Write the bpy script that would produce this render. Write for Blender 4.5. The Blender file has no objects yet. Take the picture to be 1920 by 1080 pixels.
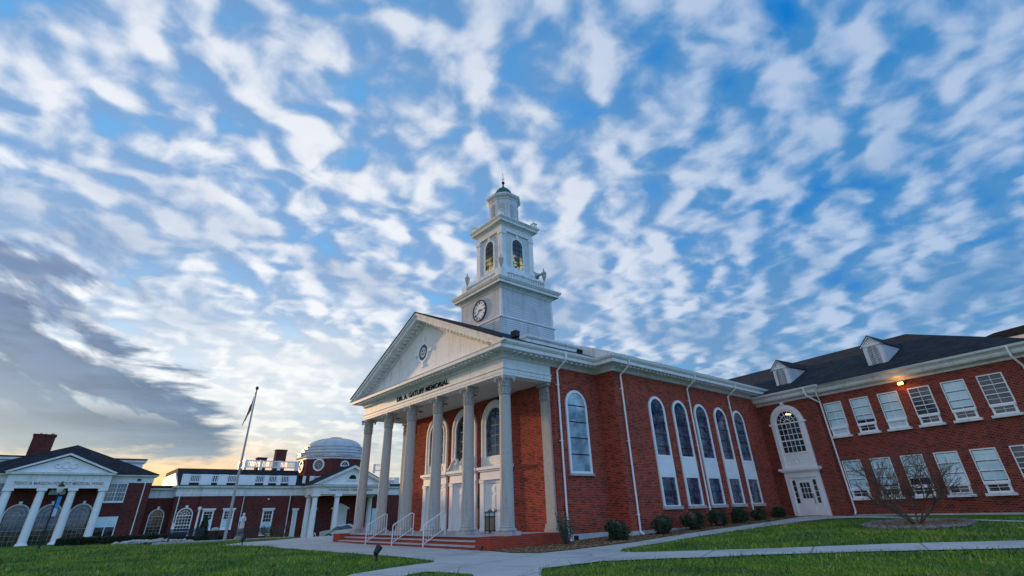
import bpy, bmesh, math, random
from math import radians, sin, cos, pi, sqrt, atan2, hypot
from mathutils import Vector, Matrix
random.seed(7)
scene = bpy.context.scene
COL = scene.collection
# ------------------------------------------------------------------ camera
cam_data = bpy.data.cameras.new('camera'); cam = bpy.data.objects.new('camera', cam_data); COL.objects.link(cam)
cam_data.sensor_width = 36.0; cam_data.lens = 924.19/1920*36.0
cam_data.shift_x = 0.0005; cam_data.shift_y = -0.0466
cam_data.clip_end = 3000; cam_data.clip_start = 0.05
cam.location = (0, 0, 1.4)
cam.matrix_world = (Matrix.Translation((0, 0, 1.4)) @ Matrix.Rotation(radians(49.82), 4, 'Z')
                    @ Matrix.Rotation(radians(90+28.83), 4, 'X') @ Matrix.Rotation(radians(-1.849), 4, 'Z'))
scene.camera = cam
scene.view_settings.view_transform = 'Standard'; scene.view_settings.look = 'None'
scene.view_settings.exposure = 0.0; scene.view_settings.gamma = 1.0
try:
    scene.cycles.max_bounces = 6; scene.cycles.diffuse_bounces = 3; scene.cycles.glossy_bounces = 3
    scene.cycles.transmission_bounces = 4; scene.cycles.transparent_max_bounces = 12
    scene.cycles.use_denoising = True; scene.cycles.sample_clamp_indirect = 6
except Exception: pass

# ------------------------------------------------------------------ node helper
class NT:
    """small expression helper over a node tree"""
    def __init__(s, tree): s.t = tree; s.L = tree.links
    def n(s, typ, **kw):
        nd = s.t.nodes.new(typ)
        for k, v in kw.items(): setattr(nd, k, v)
        return nd
    def put(s, sock, v):
        if v is None: return
        if isinstance(v, bpy.types.NodeSocket): s.L.new(v, sock)
        else:
            try: sock.default_value = v
            except Exception:
                sock.default_value = tuple(v)+(1.0,) if len(v) == 3 else v[:3]
    def m(s, op, a, b=None, c=None, clamp=False):
        nd = s.n('ShaderNodeMath', operation=op, use_clamp=clamp)
        s.put(nd.inputs[0], a); s.put(nd.inputs[1], b); s.put(nd.inputs[2], c)
        return nd.outputs[0]
    def add(s, a, b): return s.m('ADD', a, b)
    def sub(s, a, b): return s.m('SUBTRACT', a, b)
    def mul(s, a, b): return s.m('MULTIPLY', a, b)
    def ss(s, x, lo, hi, t0=0.0, t1=1.0):
        nd = s.n('ShaderNodeMapRange', interpolation_type='SMOOTHSTEP')
        for i, v in enumerate((x, lo, hi, t0, t1)): s.put(nd.inputs[i], v)
        return nd.outputs[0]
    def lin(s, x, lo, hi, t0=0.0, t1=1.0):
        nd = s.n('ShaderNodeMapRange')
        for i, v in enumerate((x, lo, hi, t0, t1)): s.put(nd.inputs[i], v)
        return nd.outputs[0]
    def mix(s, f, a, b, mode='MIX'):
        nd = s.n('ShaderNodeMix', data_type='RGBA', blend_type=mode, clamp_factor=True)
        s.put(nd.inputs[0], f); s.put(nd.inputs[6], a); s.put(nd.inputs[7], b)
        return nd.outputs[2]
    def xyz(s, v):
        nd = s.n('ShaderNodeSeparateXYZ'); s.put(nd.inputs[0], v); return nd.outputs
    def vec(s, x, y, z=0.0):
        nd = s.n('ShaderNodeCombineXYZ'); s.put(nd.inputs[0], x); s.put(nd.inputs[1], y); s.put(nd.inputs[2], z)
        return nd.outputs[0]
    def noise(s, v, scale=1.0, detail=4.0, rough=0.5, dist=0.0, out='Fac'):
        nd = s.n('ShaderNodeTexNoise'); s.put(nd.inputs['Vector'], v)
        nd.inputs['Scale'].default_value = scale; nd.inputs['Detail'].default_value = detail
        nd.inputs['Roughness'].default_value = rough; nd.inputs['Distortion'].default_value = dist
        return nd.outputs[out]

# ------------------------------------------------------------------ world: dawn sky with broken cloud
SUN_AZ = radians(-99); SUN_EL = radians(6.0)          # azimuth measured from +Y towards +X
sun_dir = Vector((sin(SUN_AZ)*cos(SUN_EL), cos(SUN_AZ)*cos(SUN_EL), sin(SUN_EL)))
world = bpy.data.worlds.new('World'); scene.world = world; world.use_nodes = True
wt = world.node_tree
for nd in list(wt.nodes): wt.nodes.remove(nd)
W = NT(wt)
wout = W.n('ShaderNodeOutputWorld')
sky = W.n('ShaderNodeTexSky', sky_type='NISHITA', sun_disc=False)
sky.sun_elevation = SUN_EL; sky.sun_rotation = SUN_AZ; sky.altitude = 300; sky.air_density = 1.3; sky.ozone_density = 2.5
tc = W.n('ShaderNodeTexCoord')
dx, dy, dz = W.xyz(tc.outputs['Generated'])
zs = W.add(W.m('MAXIMUM', dz, 0.0), 0.20)
px = W.m('DIVIDE', dx, zs); py = W.m('DIVIDE', dy, zs)
A = radians(106)
along = W.add(W.mul(px, cos(A)), W.mul(py, sin(A)))
across = W.add(W.mul(px, -sin(A)), W.mul(py, cos(A)))
def cloud_height(offx, offy):
    q = W.vec(W.mul(W.add(across, offx), 11.0), W.mul(W.add(along, offy), 10.8), 0.37)
    warp = W.noise(q, 0.55, 2, 0.5, 0, 'Color')
    wv = W.n('ShaderNodeVectorMath', operation='MULTIPLY_ADD'); W.put(wv.inputs[0], warp); wv.inputs[1].default_value = (1.1, 1.1, 0); W.put(wv.inputs[2], q)
    vo = W.n('ShaderNodeTexVoronoi', feature='SMOOTH_F1'); W.put(vo.inputs['Vector'], wv.outputs[0])
    vo.inputs['Scale'].default_value = 0.8; vo.inputs['Smoothness'].default_value = 0.9; vo.inputs['Randomness'].default_value = 1.0
    cell = W.lin(vo.outputs['Distance'], 0.0, 0.85, 1.0, 0.0)
    nz = W.noise(wv.outputs[0], 0.95, 4.0, 0.42)
    big = W.noise(q, 0.22, 2, 0.5)
    return W.add(W.add(W.mul(cell, 0.42), W.mul(nz, 1.05)), W.mul(big, 0.55)), nz
h0, nz0 = cloud_height(0.0, 0.0)
h1, _ = cloud_height(-0.037, 0.010)       # a step towards the sun: edges facing it light up
relief = W.sub(h0, h1)
mus = W.n('ShaderNodeVectorMath', operation='DOT_PRODUCT'); W.put(mus.inputs[0], tc.outputs['Generated']); mus.inputs[1].default_value = (-0.97, 0.10, 0.10)
toward = mus.outputs['Value']                                     # 1 at the glow, falls away from it
warmside = W.ss(toward, 0.25, 1.0)
# clear blue between the clouds, over the Nishita gradient
gap = W.mix(warmside, (0.0, 0.185, 0.60, 1), (0.16, 0.47, 0.84, 1))
gap = W.mix(W.ss(dz, 0.45, 0.0, 0.0, 0.55), gap, (0.26, 0.46, 0.62, 1))
body = W.mix(warmside, (0.055, 0.255, 0.57, 1), (0.22, 0.39, 0.65, 1))
body = W.mix(W.ss(dz, 0.5, 0.05, 0.0, 0.6), body, (0.22, 0.36, 0.50, 1))
crest = W.mix(warmside, (0.46, 0.58, 0.78, 1), (0.95, 0.95, 0.95, 1))
veil = W.ss(h0, 0.60, 0.90)
lit = W.ss(W.add(W.mul(h0, 0.80), W.mul(relief, 1.15)), 0.50, 1.16)
col = W.mix(veil, gap, body)
col = W.mix(W.mul(lit, W.ss(h0, 0.56, 1.04)), col, crest)
greyn = W.noise(W.vec(W.mul(across, 2.6), W.mul(along, 1.7), 5.0), 1.0, 4, 0.5)
col = W.mix(W.mul(W.ss(greyn, 0.46, 0.64, 0.0, 0.62), W.ss(dz, 0.62, 0.35)), col, W.mix(warmside, (0.10, 0.27, 0.52, 1), (0.27, 0.38, 0.56, 1)))
# bright thin cloud above the horizon on the glow side
u = dy; v = dz
west = W.ss(dx, -0.55, -0.85)
strk = W.noise(W.vec(W.mul(dy, 5.0), W.mul(dz, 26.0), 0.0), 1.0, 6, 0.55)
strk2 = W.noise(W.vec(W.mul(dy, 9.0), W.mul(dz, 40.0), 4.0), 1.0, 6, 0.6)
glow_d = W.add(W.m('POWER', W.mul(W.sub(u, 0.20), 3.0), 2.0), W.m('POWER', W.mul(W.sub(v, 0.20), 8.5), 2.0))
glowm = W.mul(W.m('POWER', 2.718, W.mul(glow_d, -1.0)), west)
col = W.mix(W.mul(glowm, W.lin(strk, 0.3, 0.62, 0.95, 0.55)), col, (1.0, 0.97, 0.90, 1))
lowm = W.mul(W.ss(v, 0.21, 0.03), W.ss(dx, -0.30, -0.95))
lowcol = W.mix(W.ss(v, 0.15, 0.05), (1.05, 0.90, 0.66, 1), (1.15, 0.58, 0.15, 1))
lowcol = W.mix(W.ss(u, 0.14, 0.50), lowcol, (0.72, 0.70, 0.62, 1))
lowcol = W.mix(W.ss(strk2, 0.50, 0.66, 0.0, 0.7), lowcol, (0.30, 0.33, 0.42, 1))
col = W.mix(W.mul(lowm, 0.93), col, lowcol)
# dark bank low on the left
edge = W.sub(W.sub(0.247, W.mul(u, 0.46)), v)
edge = W.add(edge, W.add(W.mul(W.sub(strk, 0.5), 0.20), W.mul(W.sub(strk2, 0.5), 0.07)))
gapn = W.noise(W.vec(W.mul(dy, 7.0), W.mul(W.add(dz, W.mul(dy, 0.35)), 17.0), 2.0), 1.0, 5, 0.55)
bank = W.mul(W.mul(W.ss(edge, -0.012, 0.016), W.ss(W.add(v, W.mul(W.sub(strk2, 0.5), 0.12)), 0.068, 0.105)), W.mul(W.ss(W.add(u, W.mul(W.sub(strk, 0.5), 0.4)), 0.24, 0.16), west))
bankcol = W.mix(W.ss(strk2, 0.35, 0.7), (0.055, 0.095, 0.20, 1), (0.12, 0.19, 0.33, 1))
bankcol = W.mix(W.ss(v, 0.15, 0.07, 0.0, 0.45), bankcol, (0.34, 0.40, 0.50, 1))
bank = W.mul(bank, W.m('MAXIMUM', W.ss(gapn, 0.34, 0.48), W.ss(v, 0.19, 0.13)))
col = W.mix(W.mul(bank, 1.0), col, bankcol)
# broken dark streaks over it
s3 = W.noise(W.vec(W.mul(W.sub(dy, W.mul(dz, 0.3)), 6.0), W.mul(W.add(dz, W.mul(dy, 0.42)), 17.0), 9.0), 1.0, 5, 0.55)
stre = W.mul(W.mul(W.ss(s3, 0.44, 0.57), W.ss(W.add(u, W.mul(W.sub(strk, 0.5), 0.3)), 0.05, -0.10)), W.mul(W.ss(v, 0.44, 0.33), west))
col = W.mix(W.mul(stre, 0.85), col, (0.10, 0.155, 0.30, 1))
# unseen sky behind the viewer, brightened as added fill for the shaded fronts
col = W.mix(W.ss(dx, 0.12, 0.60), col, W.mix(lit, (0.15, 0.48, 1.05, 1), (0.62, 0.95, 1.45, 1)))
col = W.mix(W.mul(W.ss(dy, -0.35, -0.8), W.ss(dx, -0.6, -0.2)), col, (0.66, 0.72, 0.88, 1))
# ground side of the world
col = W.mix(W.ss(dz, 0.0, -0.05), col, (0.10, 0.11, 0.10, 1))
bgS = W.n('ShaderNodeBackground'); W.put(bgS.inputs[0], W.mix(1.0, sky.outputs[0], (0.35, 0.50, 0.75, 1), 'MULTIPLY')); bgS.inputs[1].default_value = 0.05
bgC = W.n('ShaderNodeBackground'); W.put(bgC.inputs[0], col); bgC.inputs[1].default_value = 0.93
ad = W.n('ShaderNodeAddShader'); W.L.new(bgS.outputs[0], ad.inputs[0]); W.L.new(bgC.outputs[0], ad.inputs[1])
W.L.new(ad.outputs[0], wout.inputs[0])
world.cycles.sampling_method = 'MANUAL'; world.cycles.sample_map_resolution = 512
# ------------------------------------------------------------------ sun, low and warm behind broken cloud
sl = bpy.data.lights.new('sun', 'SUN'); sl.energy = 3.4; sl.angle = radians(1.2); sl.color = (1.0, 0.60, 0.27)
so = bpy.data.objects.new('sun', sl); COL.objects.link(so); so.rotation_euler = sun_dir.to_track_quat('Z', 'Y').to_euler()
# ------------------------------------------------------------------ materials
def mat(name, rough=0.7, spec=0.3):
    m = bpy.data.materials.new(name); m.use_nodes = True
    b = m.node_tree.nodes['Principled BSDF']; b.inputs['Roughness'].default_value = rough
    b.inputs['Specular IOR Level'].default_value = spec
    return m, NT(m.node_tree), b
def oco(N): return N.n('ShaderNodeTexCoord').outputs['Object']
def bump(N, b, h, dist=0.01, strength=0.5):
    nd = N.n('ShaderNodeBump'); N.put(nd.inputs['Height'], h); nd.inputs['Distance'].default_value = dist
    nd.inputs['Strength'].default_value = strength; N.L.new(nd.outputs[0], b.inputs['Normal'])
def simple(name, c, rough=0.7, var=0.12, scale=3.0, spec=0.3, metal=0.0, bm=0.0, dirt=None, streak=0.0):
    m, N, b = mat(name, rough, spec); v = oco(N)
    f = N.noise(v, scale, 5, 0.6)
    lo = tuple(x*(1-var) for x in c)+(1,); hi = tuple(min(1, x*(1+var)) for x in c)+(1,)
    col = N.mix(N.ss(f, 0.3, 0.7), lo, hi)
    if dirt:
        g = N.noise(v, scale*0.35, 6, 0.7)
        col = N.mix(N.ss(g, 0.52, 0.75, 0, dirt[1]), col, tuple(dirt[0])+(1,))
    if streak:
        x, y, z = N.xyz(v); st = N.noise(N.vec(N.mul(x, 4.0), N.mul(y, 4.0), N.mul(z, 0.35)), 1.0, 5, 0.65)
        col = N.mix(N.ss(st, 0.50, 0.74, 0, streak), col, (0.20, 0.19, 0.17, 1))
    N.put(b.inputs['Base Color'], col); b.inputs['Metallic'].default_value = metal
    if bm: bump(N, b, f, bm)
    return m
def brick_mat(name, c1, c2, mortar, bw=0.215, bh=0.075, dark=0.8):
    m, N, b = mat(name, 0.95, 0.04)
    t = N.n('ShaderNodeTexCoord'); x, y, z = N.xyz(t.outputs['Object']); nx, ny, nz = N.xyz(t.outputs['Normal'])
    sel = N.m('GREATER_THAN', N.m('ABSOLUTE', nx), 0.6)
    hz = N.add(N.mul(x, N.sub(1.0, sel)), N.mul(y, sel))
    flat = N.m('GREATER_THAN', N.m('ABSOLUTE', nz), 0.7)
    vz = N.add(N.mul(z, N.sub(1.0, flat)), N.mul(y, flat))
    bt = N.n('ShaderNodeTexBrick'); N.put(bt.inputs['Vector'], N.vec(hz, vz, 0.0))
    bt.inputs['Scale'].default_value = 1.0; bt.inputs['Brick Width'].default_value = bw; bt.inputs['Row Height'].default_value = bh
    bt.inputs['Mortar Size'].default_value = 0.0075; bt.inputs['Mortar Smooth'].default_value = 0.2; bt.inputs['Bias'].default_value = -0.1
    bt.inputs['Color1'].default_value = c1+(1,); bt.inputs['Color2'].default_value = c2+(1,); bt.inputs['Mortar'].default_value = mortar+(1,)
    # odd burnt headers, one brick in several
    wn = N.n('ShaderNodeTexWhiteNoise', noise_dimensions='2D')
    row = N.m('FLOOR', N.m('DIVIDE', vz, bh)); off = N.mul(N.m('MODULO', row, 2.0), 0.5)
    N.put(wn.inputs['Vector'], N.vec(N.m('FLOOR', N.add(N.m('DIVIDE', hz, bw), off)), row, 0.0))
    burnt = N.mul(N.ss(wn.outputs['Value'], 0.72, 0.86, 0, dark), N.sub(1.0, bt.outputs['Fac']))
    col = N.mix(burnt, bt.outputs['Color'], (c2[0]*0.28, c2[1]*0.45, c2[2]*0.55, 1))
    big = N.noise(t.outputs['Object'], 0.5, 5, 0.6)
    col = N.mix(N.ss(big, 0.3, 0.75), col, N.mix(1.0, col, (1.22, 1.16, 1.12, 1), 'MULTIPLY'))
    st = N.noise(N.vec(N.mul(x, 2.2), N.mul(y, 2.2), N.mul(z, 0.22)), 1.0, 5, 0.65)
    col = N.mix(N.ss(st, 0.50, 0.72, 0, 0.38), col, (0.10, 0.055, 0.045, 1))
    N.put(b.inputs['Base Color'], col)
    bump(N, b, N.add(N.mul(bt.outputs['Fac'], -1.0), N.mul(N.noise(t.outputs['Object'], 25, 3), 0.3)), 0.006, 0.7)
    return m
M = {}
M['brick'] = brick_mat('red_brick', (0.42, 0.060, 0.034), (0.24, 0.034, 0.022), (0.36, 0.19, 0.15))
M['brick2'] = brick_mat('deep_red_brick', (0.27, 0.045, 0.030), (0.15, 0.028, 0.022), (0.38, 0.20, 0.165))
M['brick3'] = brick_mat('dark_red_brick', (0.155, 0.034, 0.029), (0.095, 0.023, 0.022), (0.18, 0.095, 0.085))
M['podium'] = brick_mat('podium_brick', (0.40, 0.060, 0.034), (0.31, 0.045, 0.027), (0.40, 0.12, 0.09), dark=0.2)
M['white'] = simple('white_paint', (0.80, 0.80, 0.80), 0.5, 0.05, 2.0, 0.35, dirt=((0.50, 0.49, 0.47), 0.5), streak=0.4)
M['white2'] = simple('clean_white_paint', (0.87, 0.87, 0.87), 0.45, 0.04, 2.0, 0.35)
M['siding'] = simple('white_clapboard', (0.62, 0.64, 0.67), 0.55, 0.07, 1.3, 0.3, dirt=((0.42, 0.43, 0.43), 0.6), streak=0.45)
M['stone'] = simple('limestone', (0.50, 0.465, 0.425), 0.8, 0.10, 18.0, 0.2, bm=0.002, dirt=((0.32, 0.30, 0.27), 0.6), streak=0.55)
M['capstone'] = simple('carved_limestone', (0.40, 0.39, 0.37), 0.85, 0.25, 9.0, 0.2, bm=0.01)
M['ceiling'] = simple('soffit_paint', (0.62, 0.60, 0.57), 0.7, 0.05, 1.0)
M['black'] = simple('black_metal', (0.012, 0.012, 0.014), 0.45, 0.2, 6.0, 0.4)
M['bronze'] = simple('dark_bronze', (0.045, 0.050, 0.045), 0.5, 0.3, 12.0, 0.5, 0.4)
M['copper'] = simple('green_copper', (0.022, 0.095, 0.085), 0.6, 0.35, 3.5, 0.4, 0.1)
M['concrete'] = simple('concrete', (0.44, 0.44, 0.44), 0.85, 0.10, 1.2, 0.2, bm=0.003, dirt=((0.30, 0.30, 0.30), 0.6))
M['found'] = simple('painted_foundation', (0.50, 0.51, 0.52), 0.8, 0.12, 2.5, 0.2, dirt=((0.27, 0.26, 0.24), 0.6))
M['tan'] = simple('tan_panel', (0.30, 0.22, 0.15), 0.5, 0.12, 4.0)
M['steelgrey'] = simple('grey_steel', (0.34, 0.35, 0.36), 0.35, 0.1, 4.0, 0.5, 0.7)
M['bark'] = simple('grey_bark', (0.13, 0.085, 0.065), 0.9, 0.3, 14.0, bm=0.01)
M['rock'] = simple('pale_rock', (0.40, 0.38, 0.36), 0.9, 0.3, 5.0, bm=0.03)
M['edging'] = simple('edging_stone', (0.20, 0.16, 0.145), 0.9, 0.35, 5.0, bm=0.02)
M['pole'] = simple('pale_pole_paint', (0.42, 0.43, 0.44), 0.7, 0.05, 2.0, 0.1)
M['rubber'] = simple('tyre_rubber', (0.02, 0.02, 0.02), 0.8)
M['carpaint'] = simple('silver_green_car_paint', (0.42, 0.47, 0.44), 0.25, 0.03, 1.0, 0.6, 0.3)
M['bench'] = simple('navy_bench_metal', (0.012, 0.022, 0.05), 0.45, 0.2, 6.0, 0.4)
M['letters'] = simple('black_letter_paint', (0.010, 0.010, 0.010), 0.9, 0.1, 3.0, 0.05)
M['gold'] = simple('gilt_letters', (0.42, 0.30, 0.20), 0.5, 0.1, 4.0, 0.5, 0.3)
M['statue'] = simple('white_marble', (0.66, 0.66, 0.66), 0.6, 0.08, 6.0)
M['banner'] = simple('bright_blue_banner', (0.05, 0.30, 0.60), 0.7, 0.1, 3.0)
M['palebanner'] = simple('pale_banner', (0.5, 0.6, 0.66), 0.7, 0.1, 3.0)
M['lead'] = simple('standing_seam_lead', (0.50, 0.53, 0.56), 0.45, 0.08, 1.0, 0.4, 0.2)

m, N, b = mat('asphalt_shingle', 0.92, 0.15); v = oco(N)
f = N.noise(v, 9.0, 4, 0.7); g = N.noise(v, 0.8, 5, 0.6); x, y, z = N.xyz(v)
crs = N.m('FRACT', N.mul(z, 8.0)); wn = N.n('ShaderNodeTexWhiteNoise', noise_dimensions='3D'); N.put(wn.inputs['Vector'], N.vec(N.m('FLOOR', N.mul(x, 3.2)), N.m('FLOOR', N.mul(y, 3.2)), N.m('FLOOR', N.mul(z, 8.0))))
tone = N.add(N.add(N.mul(f, 0.45), N.mul(N.sub(g, 0.5), 0.9)), N.mul(wn.outputs['Value'], 0.35))
c = N.mix(tone, (0.008, 0.010, 0.014, 1), (0.052, 0.056, 0.066, 1)); c = N.mix(N.ss(crs, 0.14, 0.0, 0, 0.6), c, (0.006, 0.007, 0.009, 1))
N.put(b.inputs['Base Color'], c); bump(N, b, N.add(f, crs), 0.02)
M['shingle'] = m

def glass_mat(name, dark, lite, pat='plain', refl=0.75, rough=0.06):
    m, N, b = mat(name, rough, refl); v = oco(N); x, y, z = N.xyz(v)
    if pat == 'stained':      # leaded panes in blues and greys, brighter blue patches for reflected sky
        vo = N.n('ShaderNodeTexVoronoi', feature='F1'); N.put(vo.inputs['Vector'], v); vo.inputs['Scale'].default_value = 4.2
        cc = N.n('ShaderNodeSeparateColor'); N.L.new(vo.outputs['Color'], cc.inputs[0])
        ed = N.n('ShaderNodeTexVoronoi', feature='DISTANCE_TO_EDGE'); N.put(ed.inputs['Vector'], v); ed.inputs['Scale'].default_value = 4.2
        col = N.mix(cc.outputs[0], dark, lite)
        col = N.mix(N.ss(cc.outputs[1], 0.8, 0.9, 0, 0.5), col, (0.03, 0.05, 0.15, 1))
        col = N.mix(N.ss(N.noise(v, 1.1, 3), 0.42, 0.62), N.mix(1.0, col, (0.45, 0.5, 0.6, 1), 'MULTIPLY'), col)
        col = N.mix(N.ss(ed.outputs[0], 0.0, 0.05), (0.008, 0.008, 0.01, 1), col)
    elif pat == 'blind':      # blinds drawn behind the glass
        w = N.m('FRACT', N.mul(z, 3.6)); col = N.mix(N.ss(w, 0.0, 0.2), tuple(c*0.82 for c in lite[:3])+(1,), lite)
        col = N.mix(N.ss(N.noise(v, 0.9, 3), 0.35, 0.7, 0, 0.45), col, dark)
    else:
        col = N.mix(N.ss(N.noise(v, 1.3, 4, 0.6), 0.4, 0.62), dark, lite)
    N.put(b.inputs['Base Color'], col); b.inputs['Coat Weight'].default_value = 0.6; b.inputs['Coat Roughness'].default_value = 0.03
    bump(N, b, N.noise(v, 2.2, 2), 0.01, 0.25)
    return m
M['stained'] = glass_mat('leaded_glass', (0.006, 0.016, 0.036, 1), (0.08, 0.17, 0.27, 1), 'stained', 0.8)  # brighter blue patches put sky reflection into the base colour
M['stained_sky'] = glass_mat('sky_tinted_leaded_glass', (0.16, 0.27, 0.34, 1), (0.34, 0.50, 0.58, 1), 'pale', 0.9)  # pale blue stands for reflected sky, painted into the glass colour
M['glass'] = glass_mat('dark_window_glass', (0.010, 0.014, 0.018, 1), (0.035, 0.045, 0.055, 1))
M['brownglass'] = glass_mat('brown_lit_glass', (0.018, 0.014, 0.012, 1), (0.10, 0.06, 0.035, 1))
M['blind'] = glass_mat('glass_over_blinds', (0.28, 0.50, 0.58, 1), (0.62, 0.84, 0.90, 1), 'blind', 0.6)

def emis(name, c, s):
    m, N, b = mat(name); b.inputs['Base Color'].default_value = c+(1,)
    b.inputs['Emission Color'].default_value = c+(1,); b.inputs['Emission Strength'].default_value = s
    return m
M['lamp'] = emis('sodium_lamp', (1.0, 0.36, 0.05), 14.0)
M['warmlamp'] = emis('warm_bulb', (1.0, 0.55, 0.15), 6.0)
M['tube'] = emis('ceiling_tube_light', (0.8, 0.9, 1.0), 2.0)
m, N, b = mat('belfry_glass_lit', 0.2, 0.5); v = oco(N); x, y, z = N.xyz(v)
pn = N.noise(N.vec(N.mul(N.m('FLOOR', N.mul(N.add(x, y), 4.0)), 1.7), N.m('FLOOR', N.mul(z, 2.6)), 0), 1.3, 2)
lo = N.ss(z, 18.9, 18.2); f = N.mul(N.ss(pn, 0.42, 0.58), lo)
N.put(b.inputs['Base Color'], N.mix(f, (0.03, 0.045, 0.06, 1), (0.5, 0.42, 0.16, 1)))
N.put(b.inputs['Emission Color'], (0.85, 0.66, 0.20, 1)); N.put(b.inputs['Emission Strength'], N.mul(f, 0.30))
M['belfry'] = m

# ground
m, N, b = mat('lawn_turf', 0.95, 0.1); v = oco(N)
a1 = N.noise(v, 0.55, 5, 0.6); a2 = N.noise(v, 5.0, 5, 0.7); a3 = N.noise(v, 40.0, 3, 0.7); a4 = N.noise(v, 1.6, 6, 0.65)
c = N.mix(N.ss(a2, 0.3, 0.7), (0.045, 0.115, 0.012, 1), (0.12, 0.235, 0.024, 1))
c = N.mix(N.ss(a1, 0.38, 0.66), c, (0.070, 0.165, 0.014, 1))
c = N.mix(N.ss(a3, 0.4, 0.8, 0, 0.5), c, (0.16, 0.24, 0.045, 1))
c = N.mix(N.ss(a4, 0.60, 0.72, 0, 0.55), c, (0.23, 0.20, 0.11, 1))
N.put(b.inputs['Base Color'], c); bump(N, b, N.add(a3, a2), 0.05, 0.8); M['lawn'] = m
m, N, b = mat('wood_chip_mulch', 0.95, 0.1); v = oco(N)
vo = N.n('ShaderNodeTexVoronoi'); N.put(vo.inputs['Vector'], v); vo.inputs['Scale'].default_value = 11.0
cc = N.n('ShaderNodeSeparateColor'); N.L.new(vo.outputs['Color'], cc.inputs[0])
c = N.mix(cc.outputs[0], (0.09, 0.045, 0.022, 1), (0.34, 0.19, 0.10, 1)); c = N.mix(N.ss(cc.outputs[1], 0.8, 0.9), c, (0.5, 0.38, 0.24, 1))
N.put(b.inputs['Base Color'], c); bump(N, b, N.sub(cc.outputs[2], vo.outputs['Distance']), 0.05, 1.0); M['mulch'] = m
m, N, b = mat('concrete_paving', 0.9, 0.2); v = oco(N); x, y, z = N.xyz(v)
c = N.mix(N.noise(v, 2.0, 6, 0.65), (0.40, 0.385, 0.36, 1), (0.58, 0.56, 0.53, 1))
c = N.mix(N.ss(N.noise(v, 0.45, 5, 0.6), 0.48, 0.68, 0, 0.5), c, (0.30, 0.30, 0.30, 1))
def joint(t, per): return N.ss(N.m('ABSOLUTE', N.sub(N.m('FRACT', N.m('DIVIDE', t, per)), 0.5)), 0.004, 0.016, 0.75, 0.0)
ck_ = N.n('ShaderNodeTexVoronoi', feature='DISTANCE_TO_EDGE'); N.put(ck_.inputs['Vector'], N.vec(N.add(x, N.mul(N.noise(v, 1.5, 3), 1.2)), y, 0)); ck_.inputs['Scale'].default_value = 0.22
c = N.mix(N.ss(ck_.outputs[0], 0.006, 0.0, 0, 0.6), c, (0.12, 0.12, 0.12, 1))
c = N.mix(N.ss(N.noise(v, 7.0, 5, 0.7), 0.55, 0.75, 0, 0.25), c, (0.22, 0.22, 0.21, 1))
c = N.mix(N.m('MAXIMUM', joint(N.add(x, N.mul(y, 0.35)), 3.1), joint(N.sub(y, N.mul(x, 0.25)), 3.1)), c, (0.14, 0.14, 0.14, 1))
N.put(b.inputs['Base Color'], c); bump(N, b, N.noise(v, 60, 3), 0.003); M['paving'] = m

def leaf_mat(name, c1, c2, c3=None, patch=False):
    m, N, b = mat(name, 0.6, 0.25); g = N.n('ShaderNodeNewGeometry'); r = g.outputs['Random Per Island']
    c = N.mix(r, c1+(1,), c2+(1,))
    if c3: c = N.mix(N.ss(r, 0.88, 0.93), c, c3+(1,))
    if patch:
        v = oco(N); pn = N.noise(v, 0.45, 5, 0.62); p2 = N.noise(v, 1.9, 4, 0.6)
        c = N.mix(N.ss(pn, 0.36, 0.62), N.mix(1.0, c, (0.50, 0.62, 0.85, 1), 'MULTIPLY'), N.mix(1.0, c, (1.25, 1.12, 0.8, 1), 'MULTIPLY'))
        c = N.mix(N.ss(p2, 0.54, 0.68, 0, 0.6), c, (0.27, 0.235, 0.11, 1))
    N.put(b.inputs['Base Color'], c); return m
M['leaf'] = leaf_mat('evergreen_leaf', (0.010, 0.028, 0.014), (0.055, 0.10, 0.045))
M['leaf2'] = leaf_mat('greyish_leaf', (0.03, 0.07, 0.04), (0.10, 0.15, 0.10), (0.30, 0.32, 0.30))
M['hedge'] = leaf_mat('hedge_leaf', (0.014, 0.030, 0.012), (0.045, 0.060, 0.025), (0.10, 0.06, 0.03))
M['yellow'] = leaf_mat('golden_shrub_leaf', (0.25, 0.17, 0.03), (0.38, 0.27, 0.06))
M['blade'] = leaf_mat('grass_blade', (0.075, 0.165, 0.018), (0.25, 0.40, 0.050), (0.36, 0.32, 0.15), True)

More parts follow.
